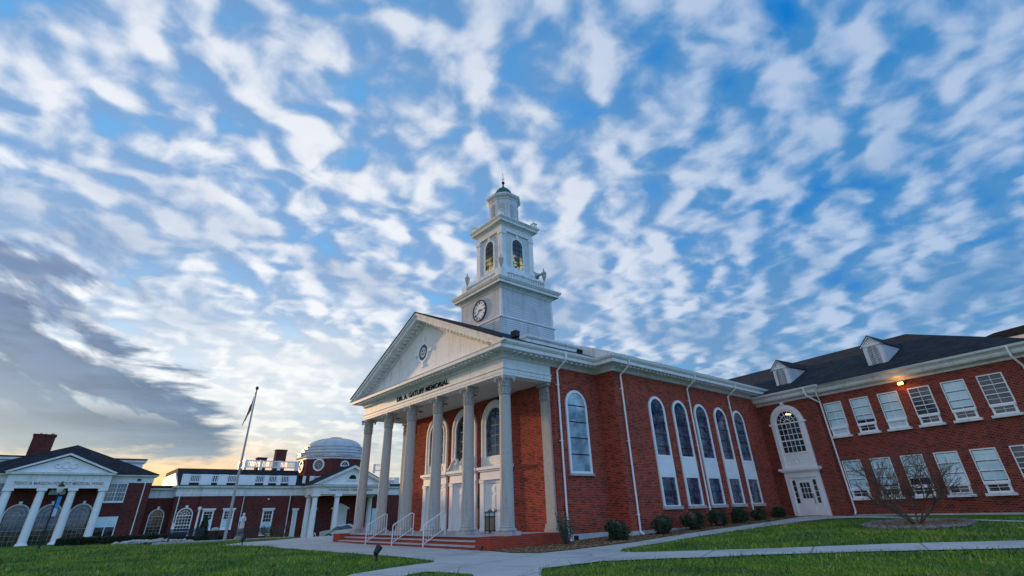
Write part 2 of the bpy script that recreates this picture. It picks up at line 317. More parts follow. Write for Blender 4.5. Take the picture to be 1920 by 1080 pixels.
# ------------------------------------------------------------------ mesh builder
class MB:
    def __init__(s): s.v = []; s.f = []; s.smooth = False
    def add(s, vs, fs):
        o = len(s.v); s.v += [tuple(p) for p in vs]; s.f += [tuple(i+o for i in f) for f in fs]; return s
    def box(s, x0, x1, y0, y1, z0, z1, M4=None):
        vs = [(x0,y0,z0),(x1,y0,z0),(x1,y1,z0),(x0,y1,z0),(x0,y0,z1),(x1,y0,z1),(x1,y1,z1),(x0,y1,z1)]
        if M4 is not None: vs = [tuple(M4 @ Vector(p)) for p in vs]
        return s.add(vs, [(0,3,2,1),(4,5,6,7),(0,1,5,4),(1,2,6,5),(2,3,7,6),(3,0,4,7)])
    def ext(s, pts, d0, d1, plane='xz'):
        n = len(pts)
        P = {'xz': lambda p, d: (p[0], d, p[1]), 'yz': lambda p, d: (d, p[0], p[1]), 'xy': lambda p, d: (p[0], p[1], d)}[plane]
        vs = [P(p, d0) for p in pts]+[P(p, d1) for p in pts]
        fs = [tuple(range(n)), tuple(range(2*n-1, n-1, -1))]+[(i, i+n, (i+1) % n+n, (i+1) % n) for i in range(n)]
        return s.add(vs, fs)
    def lathe(s, cx, cy, prof, n=20, a0=0.0):
        vs = []; fs = []
        for r, z in prof:
            for i in range(n):
                a = a0+2*pi*i/n; vs.append((cx+r*cos(a), cy+r*sin(a), z))
        for k in range(len(prof)-1):
            for i in range(n):
                j = (i+1) % n; fs.append((k*n+i, k*n+j, (k+1)*n+j, (k+1)*n+i))
        fs.append(tuple(range(n-1, -1, -1))); fs.append(tuple((len(prof)-1)*n+i for i in range(n)))
        return s.add(vs, fs)
    def tube(s, p0, p1, r0, r1=None, n=8):
        r1 = r0 if r1 is None else r1; p0 = Vector(p0); p1 = Vector(p1); d = (p1-p0)
        if d.length < 1e-6: return s
        q = d.to_track_quat('Z', 'Y'); vs = []
        for p, r in ((p0, r0), (p1, r1)):
            for i in range(n):
                a = 2*pi*i/n; vs.append(p+q @ Vector((r*cos(a), r*sin(a), 0)))
        return s.add(vs, [(i, (i+1) % n, (i+1) % n+n, i+n) for i in range(n)]+[tuple(range(n-1, -1, -1)), tuple(range(n, 2*n))])
    def path(s, pts, r, n=8):
        for a, b_ in zip(pts[:-1], pts[1:]): s.tube(a, b_, r, r, n)
        return s
    def ring(s, cx, zs, wo, wi, y0, y1, n=16, legs=None, a0=0.0, a1=pi):
        """arch ring with outer half width wo, inner wi, springing at zs, legs down to z"""
        O = [(cx+wo*cos(a0+(a1-a0)*i/n), zs+wo*sin(a0+(a1-a0)*i/n)) for i in range(n+1)]
        I = [(cx+wi*cos(a0+(a1-a0)*i/n), zs+wi*sin(a0+(a1-a0)*i/n)) for i in range(n+1)]
        if legs is not None:
            O = [(cx+wo, legs)]+O+[(cx-wo, legs)]; I = [(cx+wi, legs)]+I+[(cx-wi, legs)]
        for i in range(len(O)-1):
            s.add([(O[i][0],y0,O[i][1]),(O[i+1][0],y0,O[i+1][1]),(I[i+1][0],y0,I[i+1][1]),(I[i][0],y0,I[i][1]),
                   (O[i][0],y1,O[i][1]),(O[i+1][0],y1,O[i+1][1]),(I[i+1][0],y1,I[i+1][1]),(I[i][0],y1,I[i][1])],
                  [(0,1,2,3),(0,4,5,1),(2,6,7,3),(7,6,5,4)])
        return s
    def sweep(s, path, prof, closed=False):
        """sweep a closed (out, z) profile along a horizontal path, outward = right of travel"""
        n = len(path); k = len(prof); vs = []
        for i, p in enumerate(path):
            ns = []
            if closed or i > 0: a = path[i-1]; d = Vector((p[0]-a[0], p[1]-a[1])).normalized(); ns.append(Vector((d.y, -d.x)))
            if closed or i < n-1: a = path[(i+1) % n]; d = Vector((a[0]-p[0], a[1]-p[1])).normalized(); ns.append(Vector((d.y, -d.x)))
            if len(ns) == 2: mm = (ns[0]+ns[1]); mm = mm/(1+ns[0].dot(ns[1]))
            else: mm = ns[0]
            vs += [(p[0]+mm.x*o, p[1]+mm.y*o, z) for o, z in prof]
        fs = []
        for i in range(n if closed else n-1):
            j = (i+1) % n
            fs += [(i*k+q, i*k+(q+1) % k, j*k+(q+1) % k, j*k+q) for q in range(k)]
        if not closed: fs += [tuple(range(k-1, -1, -1)), tuple((n-1)*k+q for q in range(k))]
        return s.add(vs, fs)
    def blocks(s, a, b_, o0, o1, z0, z1, w, sp, inset=0.0):
        a = Vector(a); b_ = Vector(b_); d = (b_-a); L = d.length; d.normalize(); nn = Vector((d.y, -d.x))
        num = max(1, int((L-2*inset)/sp))
        for i in range(num+1):
            t = inset+(L-2*inset)*i/num; c = a+d*t
            vs = [(c+d*sx*w/2+nn*o) for sx in (-1, 1) for o in (o0, o1)]
            vs = [(p.x, p.y, z) for z in (z0, z1) for p in vs]
            s.add(vs, [(0,1,3,2),(4,6,7,5),(0,4,5,1),(2,3,7,6),(0,2,6,4),(1,5,7,3)])
        return s
    def quads(s, cen, size, rng, tilt=1.0):
        for c in cen:
            u = Vector((rng.gauss(0,1), rng.gauss(0,1), rng.gauss(0,1)*tilt)).normalized(); w = u.orthogonal().normalized()
            w = (Matrix.Rotation(rng.random()*6.28, 3, u) @ w); t = u.cross(w); sz = size*(0.6+0.8*rng.random()); c = Vector(c)
            s.add([c-w*sz, c+t*sz*0.55, c+w*sz, c-t*sz*0.55], [(0,1,2,3)])
        return s
def fixn(me):
    bm = bmesh.new(); bm.from_mesh(me); bmesh.ops.recalc_face_normals(bm, faces=bm.faces); bm.to_mesh(me); bm.free()
def part(mb, name, material, parent, M4=None, smooth=False, fix=True, label=None):
    me = bpy.data.meshes.new(name); vs = mb.v
    if M4 is not None: vs = [tuple(M4 @ Vector(p)) for p in vs]
    me.from_pydata(vs, [], mb.f); me.materials.append(M[material])
    if fix: fixn(me)
    if smooth:
        me.polygons.foreach_set('use_smooth', [True]*len(me.polygons))
        try: me.set_sharp_from_angle(angle=radians(38))
        except Exception: pass
    me.update()
    o = bpy.data.objects.new(name, me); COL.objects.link(o)
    if parent is not None: o.parent = parent
    if label: o['label'] = label
    return o
def thing(name, label, cat, loc=(0,0,0), rz=0.0, group=None):
    o = bpy.data.objects.new(name, None); COL.objects.link(o); o.location = loc; o.rotation_euler = (0,0,rz)
    o.empty_display_size = 0.3; o['label'] = label; o['category'] = cat
    if group: o['group'] = group
    return o
def tag(o, label, cat, group=None):
    o['label'] = label; o['category'] = cat
    if group: o['group'] = group
    return o
def lettering(text, material, parent, cx, cz, width, height, y, M4=None, name='lettering', depth=0.03, bold=0.012):
    cu = bpy.data.curves.new(name, 'FONT'); cu.body = text; cu.size = 1.0; cu.extrude = 0.02; cu.offset = bold
    to = bpy.data.objects.new(name+'_tmp', cu); COL.objects.link(to)
    dg = bpy.context.evaluated_depsgraph_get(); dg.update()
    me = bpy.data.meshes.new_from_object(to.evaluated_get(dg)); me.name = name
    bpy.data.objects.remove(to)
    xs = [v.co.x for v in me.vertices]; ys = [v.co.y for v in me.vertices]
    x0, x1, y0, y1 = min(xs), max(xs), min(ys), max(ys)
    for v in me.vertices:
        p = Vector((cx+(v.co.x-(x0+x1)/2)/(x1-x0)*width, y-depth*(v.co.z+0.02)/0.04, cz+(v.co.y-(y0+y1)/2)/(y1-y0)*height))
        v.co = M4 @ p if M4 is not None else p
    me.materials.clear(); me.materials.append(M[material]); fixn(me)
    o = bpy.data.objects.new(name, me); COL.objects.link(o); o.parent = parent; return o

# ------------------------------------------------------------------ terrain
def sst(x, a, b_):
    t = min(1, max(0, (x-a)/(b_-a))); return t*t*(3-2*t)
def T(x, y):
    right = min(.6, max(0, (y-15.8)*.027))
    left = .10*sst(-x, 30, 42)*(1-sst(-x, 46, 58))-.10*sst(-x, 52, 66)-.62*sst(-x, 44, 56)*sst(y, 4, 17)
    w = sst(x, -34, -21); return w*right+(1-w)*left
def drape(name, poly, material, dz, step=1.0, T_=T):
    bm = bmesh.new(); bm.faces.new([bm.verts.new((x, y, 0)) for x, y in poly])
    bmesh.ops.triangulate(bm, faces=bm.faces[:])
    xs = [p[0] for p in poly]; ys = [p[1] for p in poly]
    for ax, lo, hi in ((0, min(xs), max(xs)), (1, min(ys), max(ys))):
        k = math.floor(lo/step)*step
        while k <= hi:
            co = [0,0,0]; no = [0,0,0]; co[ax] = k; no[ax] = 1
            bmesh.ops.bisect_plane(bm, geom=bm.verts[:]+bm.edges[:]+bm.faces[:], plane_co=co, plane_no=no); k += step
    for v in bm.verts: v.co.z = T_(v.co.x, v.co.y)+dz
    bmesh.ops.recalc_face_normals(bm, faces=bm.faces)
    me = bpy.data.meshes.new(name); bm.to_mesh(me); bm.free()
    if me.polygons and sum(p.normal.z for p in me.polygons) < 0: me.flip_normals()
    me.materials.append(M[material]); o = bpy.data.objects.new(name, me); COL.objects.link(o); o['kind'] = 'structure'; return o
def axis_pts(lo, hi, flo, fhi, step, far):
    a = [lo]
    while a[-1] < hi: a.append(a[-1]+(step if flo <= a[-1] < fhi else far))
    return a
gx = axis_pts(-800, 800, -80, 20, 1.0, 40); gy = axis_pts(-400, 1200, -20, 60, 1.0, 40)
mb = MB(); mb.v = [(x, y, T(x, y)) for y in gy for x in gx]
nx_ = len(gx); mb.f = [(j*nx_+i, j*nx_+i+1, (j+1)*nx_+i+1, (j+1)*nx_+i) for j in range(len(gy)-1) for i in range(nx_-1)]
g = part(mb, 'ground', 'lawn', None, fix=False, smooth=True); g['kind'] = 'structure'
PAVE = [(-38.42, 8.6), (-40.83, 10.39), (-41.5, 12.71), (-43.5, 15.0), (-46, 18.0), (-34.8, 16.6), (-34.6, 14.4), (-18.97, 14.2), (-18.71, 14.22), (-17.11, 13.97), (-16.14, 14.45), (-16.0, 16.44), (-15.63, 19.29), (-16.0, 24.08), (-16.0, 32.59), (-16.23, 36.96),
        (-15.9, 37.9), (-11.87, 36.72), (-8.12, 33.9), (-4.2, 31.4), (-3.4, 30.2), (-7.73, 32.87), (-10.03, 34.3), (-12.37, 35.3), (-13.6, 34.6), (-14.1, 33.0), (-14.3, 28.82), (-14.5, 23.31), (-14.3, 19.17), (-14.2, 16.9), (-13.7, 16.2), (-12.98, 16.2), (-9.47, 18.61), (-6.51, 21.07), (-2.6, 23.4), (1.0, 26.0), (1.6, 24.3), (-3.1, 20.69), (-6.52, 18.6), (-8.84, 16.9), (-10.69, 14.99), (-11.9, 13.26), (-11.9, 10.77), (-10.86, 9.76), (-7.62, 7.27), (-8.52, 6.56), (-12.43, 8.81), (-14.08, 8.46), (-13.88, 7.85), (-11.81, 5.68), (-13.63, 5.34), (-15.33, 6.86), (-16.03, 8.51), (-16.52, 10.15), (-16.96, 10.42), (-19.33, 10.67), (-21.86, 10.6), (-24.68, 10.44), (-30.35, 10.3), (-35.11, 9.9)]
drape('pavement', PAVE, 'paving', 0.03)
drape('mulch_ground', [(-18.95, 14.27), (-18.71, 14.26), (-17.11, 14.0), (-16.18, 14.5), (-16.05, 16.5), (-15.7, 19.3), (-16.05, 24.1), (-16.05, 32.6), (-16.28, 36.9), (-17.0, 38.2), (-18.0, 38.3), (-18.0, 22.0), (-19.2, 22.0), (-19.2, 14.27)], 'mulch', 0.05)
drape('mulch_bed', [(-8.0+1.8*cos(a*pi/12), 29.4+2.4*sin(a*pi/12)) for a in range(24)], 'mulch', 0.06)
drape('lawn_path', [(-50.5, -1.0), (-43.5, 3.0), (-43.2, 6.0), (-42.6, 6.0), (-42.9, 2.5), (-50.5, -1.9)], 'paving', 0.02)
#drape('forecourt', [(-50, -3), (-42.0, 2.0), (-41.5, 6.5), (-44, 11), (-46, 17), (-60, 26), (-66, 20), (-66, -6)], 'paving', 0.012)
# ------------------------------------------------------------------ shared building pieces
def arch_pts(cx, z0, zs, hw, n=16):
    return [(cx-hw, z0), (cx+hw, z0)]+[(cx+hw*cos(pi*i/n), zs+hw*sin(pi*i/n)) for i in range(n+1)]
def arch_window(parent, cx, z0, zs, hw, y, glass, M4=None, fr=0.13, bars=(), muntins=None, sill=True, proud=0.08, framemat='white2', name='arched_window', sillx=0.08, barmat='black', keystone=False, mt=.018, mm='white2'):
    mb = MB().ring(cx, zs, hw+fr, hw, y-proud, y+0.02, 18, legs=z0)
    mb.box(cx-hw-fr, cx+hw+fr, y-proud-0.003, y+0.02, z0-fr*0.8, z0)
    if keystone: mb.ext([(cx-0.10, zs+hw-0.02), (cx+0.10, zs+hw-0.02), (cx+0.14, zs+hw+fr+0.22), (cx-0.14, zs+hw+fr+0.22)], y-proud-0.05, y-proud+0.01)
    w = part(mb, name, framemat, parent, M4)
    part(MB().ext(arch_pts(cx, z0, zs, hw), y-0.035, y-0.015), 'pane', glass, w, M4)
    if sill: part(MB().box(cx-hw-fr-sillx, cx+hw+fr+sillx, y-proud-0.07, y+0.02, z0-fr*0.8-0.10, z0-fr*0.8-0.001), 'sill', framemat if framemat != 'white2' else 'stone', w, M4)
    if bars:
        b_ = MB()
        for z in bars:
            h = hw if z <= zs else sqrt(max(0.01, hw*hw-(z-zs)**2))
            b_.box(cx-h, cx+h, y-0.06, y-0.034, z-0.022, z+0.022)
        part(b_, 'glazing_bars', barmat, w, M4)
    if muntins:
        nx, nz, fan = muntins; b_ = MB(); t = mt
        for i in range(1, nx): x = cx-hw+2*hw*i/nx; b_.box(x-t, x+t, y-0.058, y-0.034, z0, zs)
        for k in range(1, nz+1):
            z = z0+(zs-z0)*k/nz; tt = t*(2.2 if k in (nz, nz//2) else 1); b_.box(cx-hw, cx+hw, y-0.06, y-0.034, z-tt, z+tt)
        for i in range(1, fan):
            a = pi*i/fan; b_.tube((cx+hw*.3*cos(a), y-0.046, zs+hw*.3*sin(a)), (cx+hw*cos(a), y-0.046, zs+hw*sin(a)), t, t, 4)
        b_.ring(cx, zs, hw*.33, hw*.27, y-0.058, y-0.034, 10); b_.ring(cx, zs, hw*.70, hw*.65, y-0.058, y-0.034, 12)
        part(b_, 'muntins', mm, w, M4)
    return w
def rect_window(parent, cx, z0, z1, hw, y, glass, M4=None, fr=0.07, nx=2, nz=4, hood=False, thick=(), name='window', framemat='white2', deep=0.06, t=0.014, sill=0.08, lower=None, gasket=False):  # gasket=True adds black strips that imitate shade at bars and jamb
    mb = MB(); mb.box(cx-hw-fr, cx-hw, y-deep, y+0.02, z0-fr, z1+fr); mb.box(cx+hw, cx+hw+fr, y-deep, y+0.02, z0-fr, z1+fr)
    mb.box(cx-hw, cx+hw, y-deep+0.002, y+0.02, z1, z1+fr); mb.box(cx-hw, cx+hw, y-deep+0.002, y+0.02, z0-fr, z0)
    if hood: mb.box(cx-hw-fr-0.12, cx+hw+fr+0.12, y-deep-0.14, y+0.02, z1+fr+0.01, z1+fr+0.16); mb.box(cx-hw-fr-0.03, cx+hw+fr+0.03, y-deep-0.05, y+0.02, z1+fr-0.14, z1+fr+0.009)
    w = part(mb, name, framemat, parent, M4)
    part(MB().box(cx-hw, cx+hw, y-0.03, y-0.012, z0, z1), 'pane', glass, w, M4)
    if lower: part(MB().box(cx-hw, cx+hw, y-0.036, y-0.031, z0, z0+lower[0]*(z1-z0)), 'pane', lower[1], w, M4)
    b_ = MB()
    for i in range(1, nx): x = cx-hw+2*hw*i/nx; b_.box(x-t, x+t, y-0.05, y-0.03, z0, z1)
    for k in range(1, nz): z = z0+(z1-z0)*k/nz; tt = t*(2.2 if k in thick else 1); b_.box(cx-hw, cx+hw, y-0.052, y-0.03, z-tt, z+tt)
    if nx > 1 or nz > 1: part(b_, 'muntins', 'white2', w, M4)
    if gasket:  # black strips imitate the shade under the thick bars and at the jamb
        shd = MB()
        for k in list(thick)+[nz]: z = z0+(z1-z0)*k/nz-(t*2.2 if k < nz else 0); shd.box(cx-hw, cx+hw, y-0.049, y-0.0305, z-0.030, z-.0005)
        shd.box(cx-hw, cx-hw+.022, y-.0488, y-.0305, z0, z1-.031); part(shd, 'shade_lines', 'black', w, M4)
    part(MB().box(cx-hw-fr-sill, cx+hw+fr+sill, y-deep-0.08, y+0.02, z0-fr-0.10, z0-fr-0.001), 'sill', 'white2', w, M4)
    return w
def downpipe(parent, u, ztop, zbot, o_top, o_wall, M4=None, name='downpipe', r=0.05):
    mb = MB()
    if o_top: mb.path([(u, -o_top, ztop), (u, -o_top+0.03, ztop-0.38), (u-0.10, -0.12-o_wall, ztop-0.86), (u-0.10, -0.09-o_wall, zbot+0.15), (u-0.10, -0.30-o_wall, zbot+0.03)], r, 8)
    else: mb.path([(u, -0.09-o_wall, ztop), (u, -0.09-o_wall, zbot+0.12), (u, -0.28-o_wall, zbot+0.02)], r, 8)
    for z in (ztop-1.6, (ztop+zbot)/2, zbot+0.9): mb.box(u-0.10*(1 if o_top else 0)-0.075, u-0.10*(1 if o_top else 0)+0.075, -0.15-o_wall, -o_wall+0.0, z-0.02, z+0.02)
    return part(mb, name, 'white2', parent, M4)
def RS(xw, y0=0.0): return Matrix.Translation((xw, y0, 0)) @ Matrix.Rotation(pi/2, 4, 'Z')      # wall frame that faces +x
def RL(xw, y0=0.0): return Matrix.Translation((xw, y0, 0)) @ Matrix.Rotation(-pi/2, 4, 'Z')     # wall frame that faces -x
def six_panel(mb, x0, x1, y, z0, z1):
    w = (x1-x0); 
    for a in (0.12, 0.56):
        for (p, q) in ((0.06, 0.36), (0.41, 0.76), (0.81, 0.94)):
            mb.box(x0+a*w, x0+(a+0.32)*w, y-0.018, y+0.005, z0+p*(z1-z0), z0+q*(z1-z0))

# ================================================================== CHAPEL
ch = thing('chapel', 'large red brick chapel with white columned portico, pediment and white clock tower', 'chapel', (-27.11, 15.35, 0))
def column_prof(r0, r1, z0, z1, n=8):
    return [(r0+(r1-r0)*(t/n)**1.4, z0+(z1-z0)*t/n) for t in range(n+1)]
def make_capital(cx, cy, z0, z1, r, rect=None):
    mb = MB(); h = z1-z0
    mb.lathe(cx, cy, [(r, z0), (r+0.045, z0+0.01), (r+0.045, z0+0.055), (r, z0+0.07), (r, z0+0.42*h), (r+0.05, z0+0.43*h), (r+0.05, z0+0.48*h), (r+0.005, z0+0.50*h), (r+0.015, z0+0.74*h), (r+0.10, z0+0.84*h)], 20)
    for tier, (zz, hh, ww) in enumerate(((z0+0.50*h, 0.26*h, 0.12), (z0+0.07*h, 0.33*h, 0.10))):
        for i in range(10):
            a = 2*pi*(i+0.5*tier)/10; ca, sa = cos(a), sin(a)
            def P(rr, tt, z): return (cx+rr*ca-tt*sa, cy+rr*sa+tt*ca, z)
            rr = r+0.012
            mb.add([P(rr, -ww*.6, zz), P(rr, ww*.6, zz), P(rr+.02, ww*.5, zz+hh*.8), P(rr+.065, 0, zz+hh), P(rr+.02, -ww*.5, zz+hh*.8), P(rr+.03, 0, zz+hh*.5)],
                   [(0,1,5),(1,2,5),(2,3,5),(3,4,5),(4,0,5)])
    q = 0.40*(r/0.27); c_ = 0.05
    for s_ in (1, -1):
        for t_ in (1, -1): mb.lathe(cx+s_*q*.80, cy+t_*q*.80, [(0.04, z0+0.66*h), (0.075, z0+0.74*h), (0.06, z0+0.84*h)], 8)
    pts = []
    for k in range(4):      # abacus with hollowed sides
        a = pi/4+k*pi/2; b_ = a+pi/2
        for t in (0, .25, .5, .75):
            x = (1-t)*cos(a)+t*cos(b_); y = (1-t)*sin(a)+t*sin(b_); f = 1-0.28*sin(pi*t)
            pts.append((cx+x*f*q*1.414, cy+y*f*q*1.414))
    mb.ext(pts, z0+0.84*h, z1-0.002, 'xy')
    return mb
def column(parent, cx, cy, first=[None]):
    if first[0] is None:
        sh = MB().lathe(0, 0, column_prof(0.312, 0.268, 0.84, 6.45), 28)
        for z in (2.9, 4.95): sh.lathe(0, 0, [(0.305-(z-1)*.0075+.0, z-0.012), (0.309-(z-1)*.0075, z), (0.305-(z-1)*.0075, z+0.012)], 28)
        s = part(sh, 'column', 'stone', parent, smooth=True)
        part(MB().box(-.41, .41, -.41, .41, 0.498, 0.655), 'plinth', 'stone', s)
        part(MB().lathe(0, 0, [(0.385, 0.656), (0.405, 0.68), (0.405, 0.72), (0.38, 0.745), (0.335, 0.765), (0.325, 0.80), (0.345, 0.82), (0.318, 0.85)], 28), 'base', 'stone', s, smooth=True)
        part(make_capital(0, 0, 6.45, 7.368, 0.268), 'capital', 'capstone', s, smooth=True)
        first[0] = s
    else:
        s = first[0].copy(); COL.objects.link(s)
        for c in first[0].children: d = c.copy(); COL.objects.link(d); d.parent = s
        s.parent = parent
    s.location = (cx, cy, 0); return s
for cx in (7.69, 4.61, 1.535, -1.535, -4.61, -7.69): column(ch, cx, 0.30)
for sx in (1, -1):          # flat pilasters where the portico meets the wall
    p = part(MB().box(sx*7.48-.31, sx*7.48+.31, 3.13, 3.26, 0.84, 6.45), 'pilaster', 'stone', ch)
    part(MB().box(sx*7.48-.40, sx*7.48+.40, 3.03, 3.26, 0.498, 0.655).box(sx*7.48-.36, sx*7.48+.36, 3.07, 3.26, 0.656, 0.839), 'base', 'stone', p)
    c_ = MB().box(sx*7.48-.33, sx*7.48+.33, 3.11, 3.26, 6.451, 6.51).box(sx*7.48-.31, sx*7.48+.31, 3.13, 3.26, 6.511, 7.2).box(sx*7.48-.42, sx*7.48+.42, 3.0, 3.26, 7.201, 7.366)
    for k in range(5):
        for zz in (6.56, 6.88): c_.ext([(sx*7.48-.28+k*.14-.05, zz), (sx*7.48-.28+k*.14+.05, zz), (sx*7.48-.28+k*.14, zz+.27)], 3.07, 3.14)
    part(c_, 'capital', 'capstone', p)
# podium and steps
part(MB().box(-8.05, 8.05, -0.38, 3.26, -0.3, 0.44).box(7.2, 8.19, -1.08, 3.27, -0.35, 0.495).box(-8.19, -7.2, -1.08, 3.27, -0.35, 0.495), 'podium', 'podium', ch)
part(MB().box(-7.199, 7.199, -0.43, 3.2, 0.441, 0.497), 'porch_floor', 'concrete', ch)
for k, (y, z) in enumerate(((-1.08, .165), (-.73, .33))):
    s = part(MB().box(-7.199, 7.199, y, -0.381, z-.166 if k else -0.3, z-0.05), 'step', 'podium', ch)
    part(MB().box(-7.195, 7.195, y-0.035, y+0.38, z-0.049, z), 'nosing', 'concrete', s)
part(MB().box(-7.195, 7.195, -0.465, -0.431, 0.445, 0.496), 'step_edge', 'concrete', ch)
# brick body
part(MB().box(-8.05, 8.05, 3.25, 6.9, 0.39, 8.19), 'vestibule_wall', 'brick', ch)
part(MB().box(-9.26, 9.26, 6.8, 24.5, 0.40, 8.185), 'nave_wall', 'brick', ch)
part(MB().box(-8.10, 8.10, 3.3, 6.9, -0.4, 0.389).box(-9.31, 9.31, 6.75, 24.5, -0.4, 0.399), 'foundation', 'found', ch)
part(MB().box(8.095, 8.11, 3.95, 4.25, 0.12, 0.33), 'crawl_vent', 'black', ch)
part(MB().ext([(6.8, 0), (6.8, 0)], 0, 0) if False else MB().box(-7.5, 7.5, 0.45, 3.24, 7.40, 7.44), 'portico_ceiling', 'ceiling', ch)
for x in (6.15, 3.07, 0, -3.07, -6.15): part(MB().lathe(x, 1.75, [(0.17, 7.375), (0.15, 7.399)], 14), 'downlight', 'black', ch)
PP = [(-7.98, 3.24), (-7.98, 0), (7.98, 0), (7.98, 3.24)]
part(MB().sweep(PP, [(0, 7.37), (0, 7.49), (.025, 7.49), (.025, 7.66), (.07, 7.68), (.07, 7.73), (0.0, 7.75), (0, 8.23), (-.58, 8.23), (-.58, 7.37)]), 'architrave', 'white', ch)
EP = [(-9.26, 24.3), (-9.26, 6.8), (-8.05, 6.8), (-8.05, 0), (8.05, 0), (8.05, 6.8), (9.26, 6.8), (9.26, 24.3)]
EP = [(p[0]*(7.98/8.05) if abs(p[0]) == 8.05 else p[0], p[1]) for p in EP]
cmb = (MB().sweep(EP, [(-.10, 8.19), (.075, 8.19), (.075, 8.235), (.09, 8.30), (.20, 8.42), (.20, 8.475), (.70, 8.475), (.70, 8.49), (.73, 8.49), (.73, 8.66), (.77, 8.68), (-.1, 8.72)]))
den = mod = cmb
for a, b_ in zip(EP[:-1], EP[1:]):
    L = hypot(b_[0]-a[0], b_[1]-a[1])
    den.blocks(a, b_, .07, .15, 8.215, 8.295, .055, .115, .0)
    if L > 1.3: mod.blocks(a, b_, .21, .60, 8.385, 8.474, .15, .36, .25)
part(cmb, 'cornice', 'white', ch)
for run in ([(-9.26, 24.3), (-9.26, 6.05), (-8.75, 6.05), (-8.0, 6.05)], ): pass
GP = [(7.98, -0.73+.75), (7.98, 6.8), (9.26, 6.8), (9.26, 24.3)]
gut = [(.72, 8.69), (.77, 8.69), (.86, 8.77), (.90, 8.88), (.86, 8.90), (.72, 8.90)]
part(MB().sweep([(7.98, -0.72), (7.98, 6.8), (9.26, 6.8), (9.26, 24.3)], gut), 'gutter', 'white2', ch)
part(MB().sweep([(-9.26, 24.3), (-9.26, 6.8), (-7.98, 6.8), (-7.98, -0.72)], gut), 'gutter', 'white2', ch)
# pediment
SL = 0.452; ZP = 12.90; ZB = 8.725
def chev(mb, y0, y1, t0, t1, zb=ZB):
    x0 = (ZP-t0-zb)/SL; x1 = (ZP-t1-zb)/SL
    return mb.ext([(-x0, zb), (0, ZP-t0), (x0, zb), (x1, zb), (0, ZP-t1), (-x1, zb)], y0, y1)
rmb = (chev(chev(chev(chev(MB(), -.80, -.56, .05, .20), -.74, -.50, .20, .27), -.70, -.50, .27, .47), -.50, .2, .38, .47))
part(chev(chev(MB(), -.20, .1, .47, .60), -.12, .1, .60, .72), 'raking_bed_mould', 'white', ch)
mod = den = rmb; al = math.atan(SL)
for s_ in (1, -1):
    R = Matrix.Translation((0, 0, ZP)) @ Matrix.Rotation(s_*al, 4, 'Y')
    for k in range(22):
        u = 0.45+k*0.375
        if u < 8.3: mod.box(min(s_*u, s_*(u+.16)), max(s_*u, s_*(u+.16)), -.47, -.2, -.585*cos(al)-.0, -.472*cos(al), R)
    for k in range(70):
        u = 0.3+k*0.115
        if u < 8.0: den.box(min(s_*u, s_*(u+.055)), max(s_*u, s_*(u+.055)), -.165, -.121, -.70*cos(al), -.61*cos(al), R)
part(rmb, 'raking_cornice', 'white', ch)
xt = (ZP-.70-8.72)/SL
part(MB().ext([(-xt, 8.70), (xt, 8.70), (0, ZP-.70)], 0.0, 0.2), 'tympanum', 'white', ch)
md = MB().ring(0, 10.36, .62, .51, -.06, .0, 24, a0=0, a1=2*pi)
for a in range(4):
    R = Matrix.Translation((0, 0, 10.36)) @ Matrix.Rotation(a*pi/2, 4, 'Y'); md.box(-.07, .07, -.07, 0.0, .60, .84, R); md.box(-.11, .11, -.09, 0.0, .82, .95, R)
w = part(md, 'medallion', 'white2', ch)
part(MB().ext([(.5*cos(i*pi/12), 10.36+.5*sin(i*pi/12)) for i in range(24)], -.03, -.01), 'pane', 'stained', w)
em = MB().ring(0, 10.36, .30, .24, -.06, -.03, 16, a0=0, a1=2*pi)
em.box(-.03, .03, -.06, -.031, 10.12, 10.60).box(-.24, .24, -.058, -.031, 10.33, 10.39)
part(em, 'grille', 'white2', w)
lettering('DR. A. GATLIFF MEMORIAL', 'letters', ch, -0.05, 7.985, 6.1, 0.30, -0.005, bold=0.018)
# roofs
def gable(mb, xh, zr, ze, y0, y1, th=.07): return mb.ext([(-xh, ze), (0, zr), (xh, ze), (xh, ze-th), (0, zr-th), (-xh, ze-th)], y0, y1)
part(gable(MB(), 8.86, 12.92, 8.92, -.84, 7.0), 'portico_roof', 'shingle', ch)
part(gable(MB(), 10.12, 12.95, 8.92, 6.06, 24.5), 'nave_roof', 'shingle', ch)
part(MB().ext([(7.4, 8.74), (10.13, 8.74), (10.13, 8.94), (7.8, 9.87), (7.4, 9.87)], 5.98, 6.05), 'roof_end_board', 'white', ch)
cr = MB().box(7.35, 7.80, 1.75, 5.97, 8.9, 9.62).sweep([(7.80, 1.72), (7.80, 5.97)], [(0, 9.60), (.05, 9.60), (.10, 9.68), (.10, 9.78), (-.5, 9.80), (-.5, 9.60)])
part(cr, 'roof_cricket', 'white', ch)
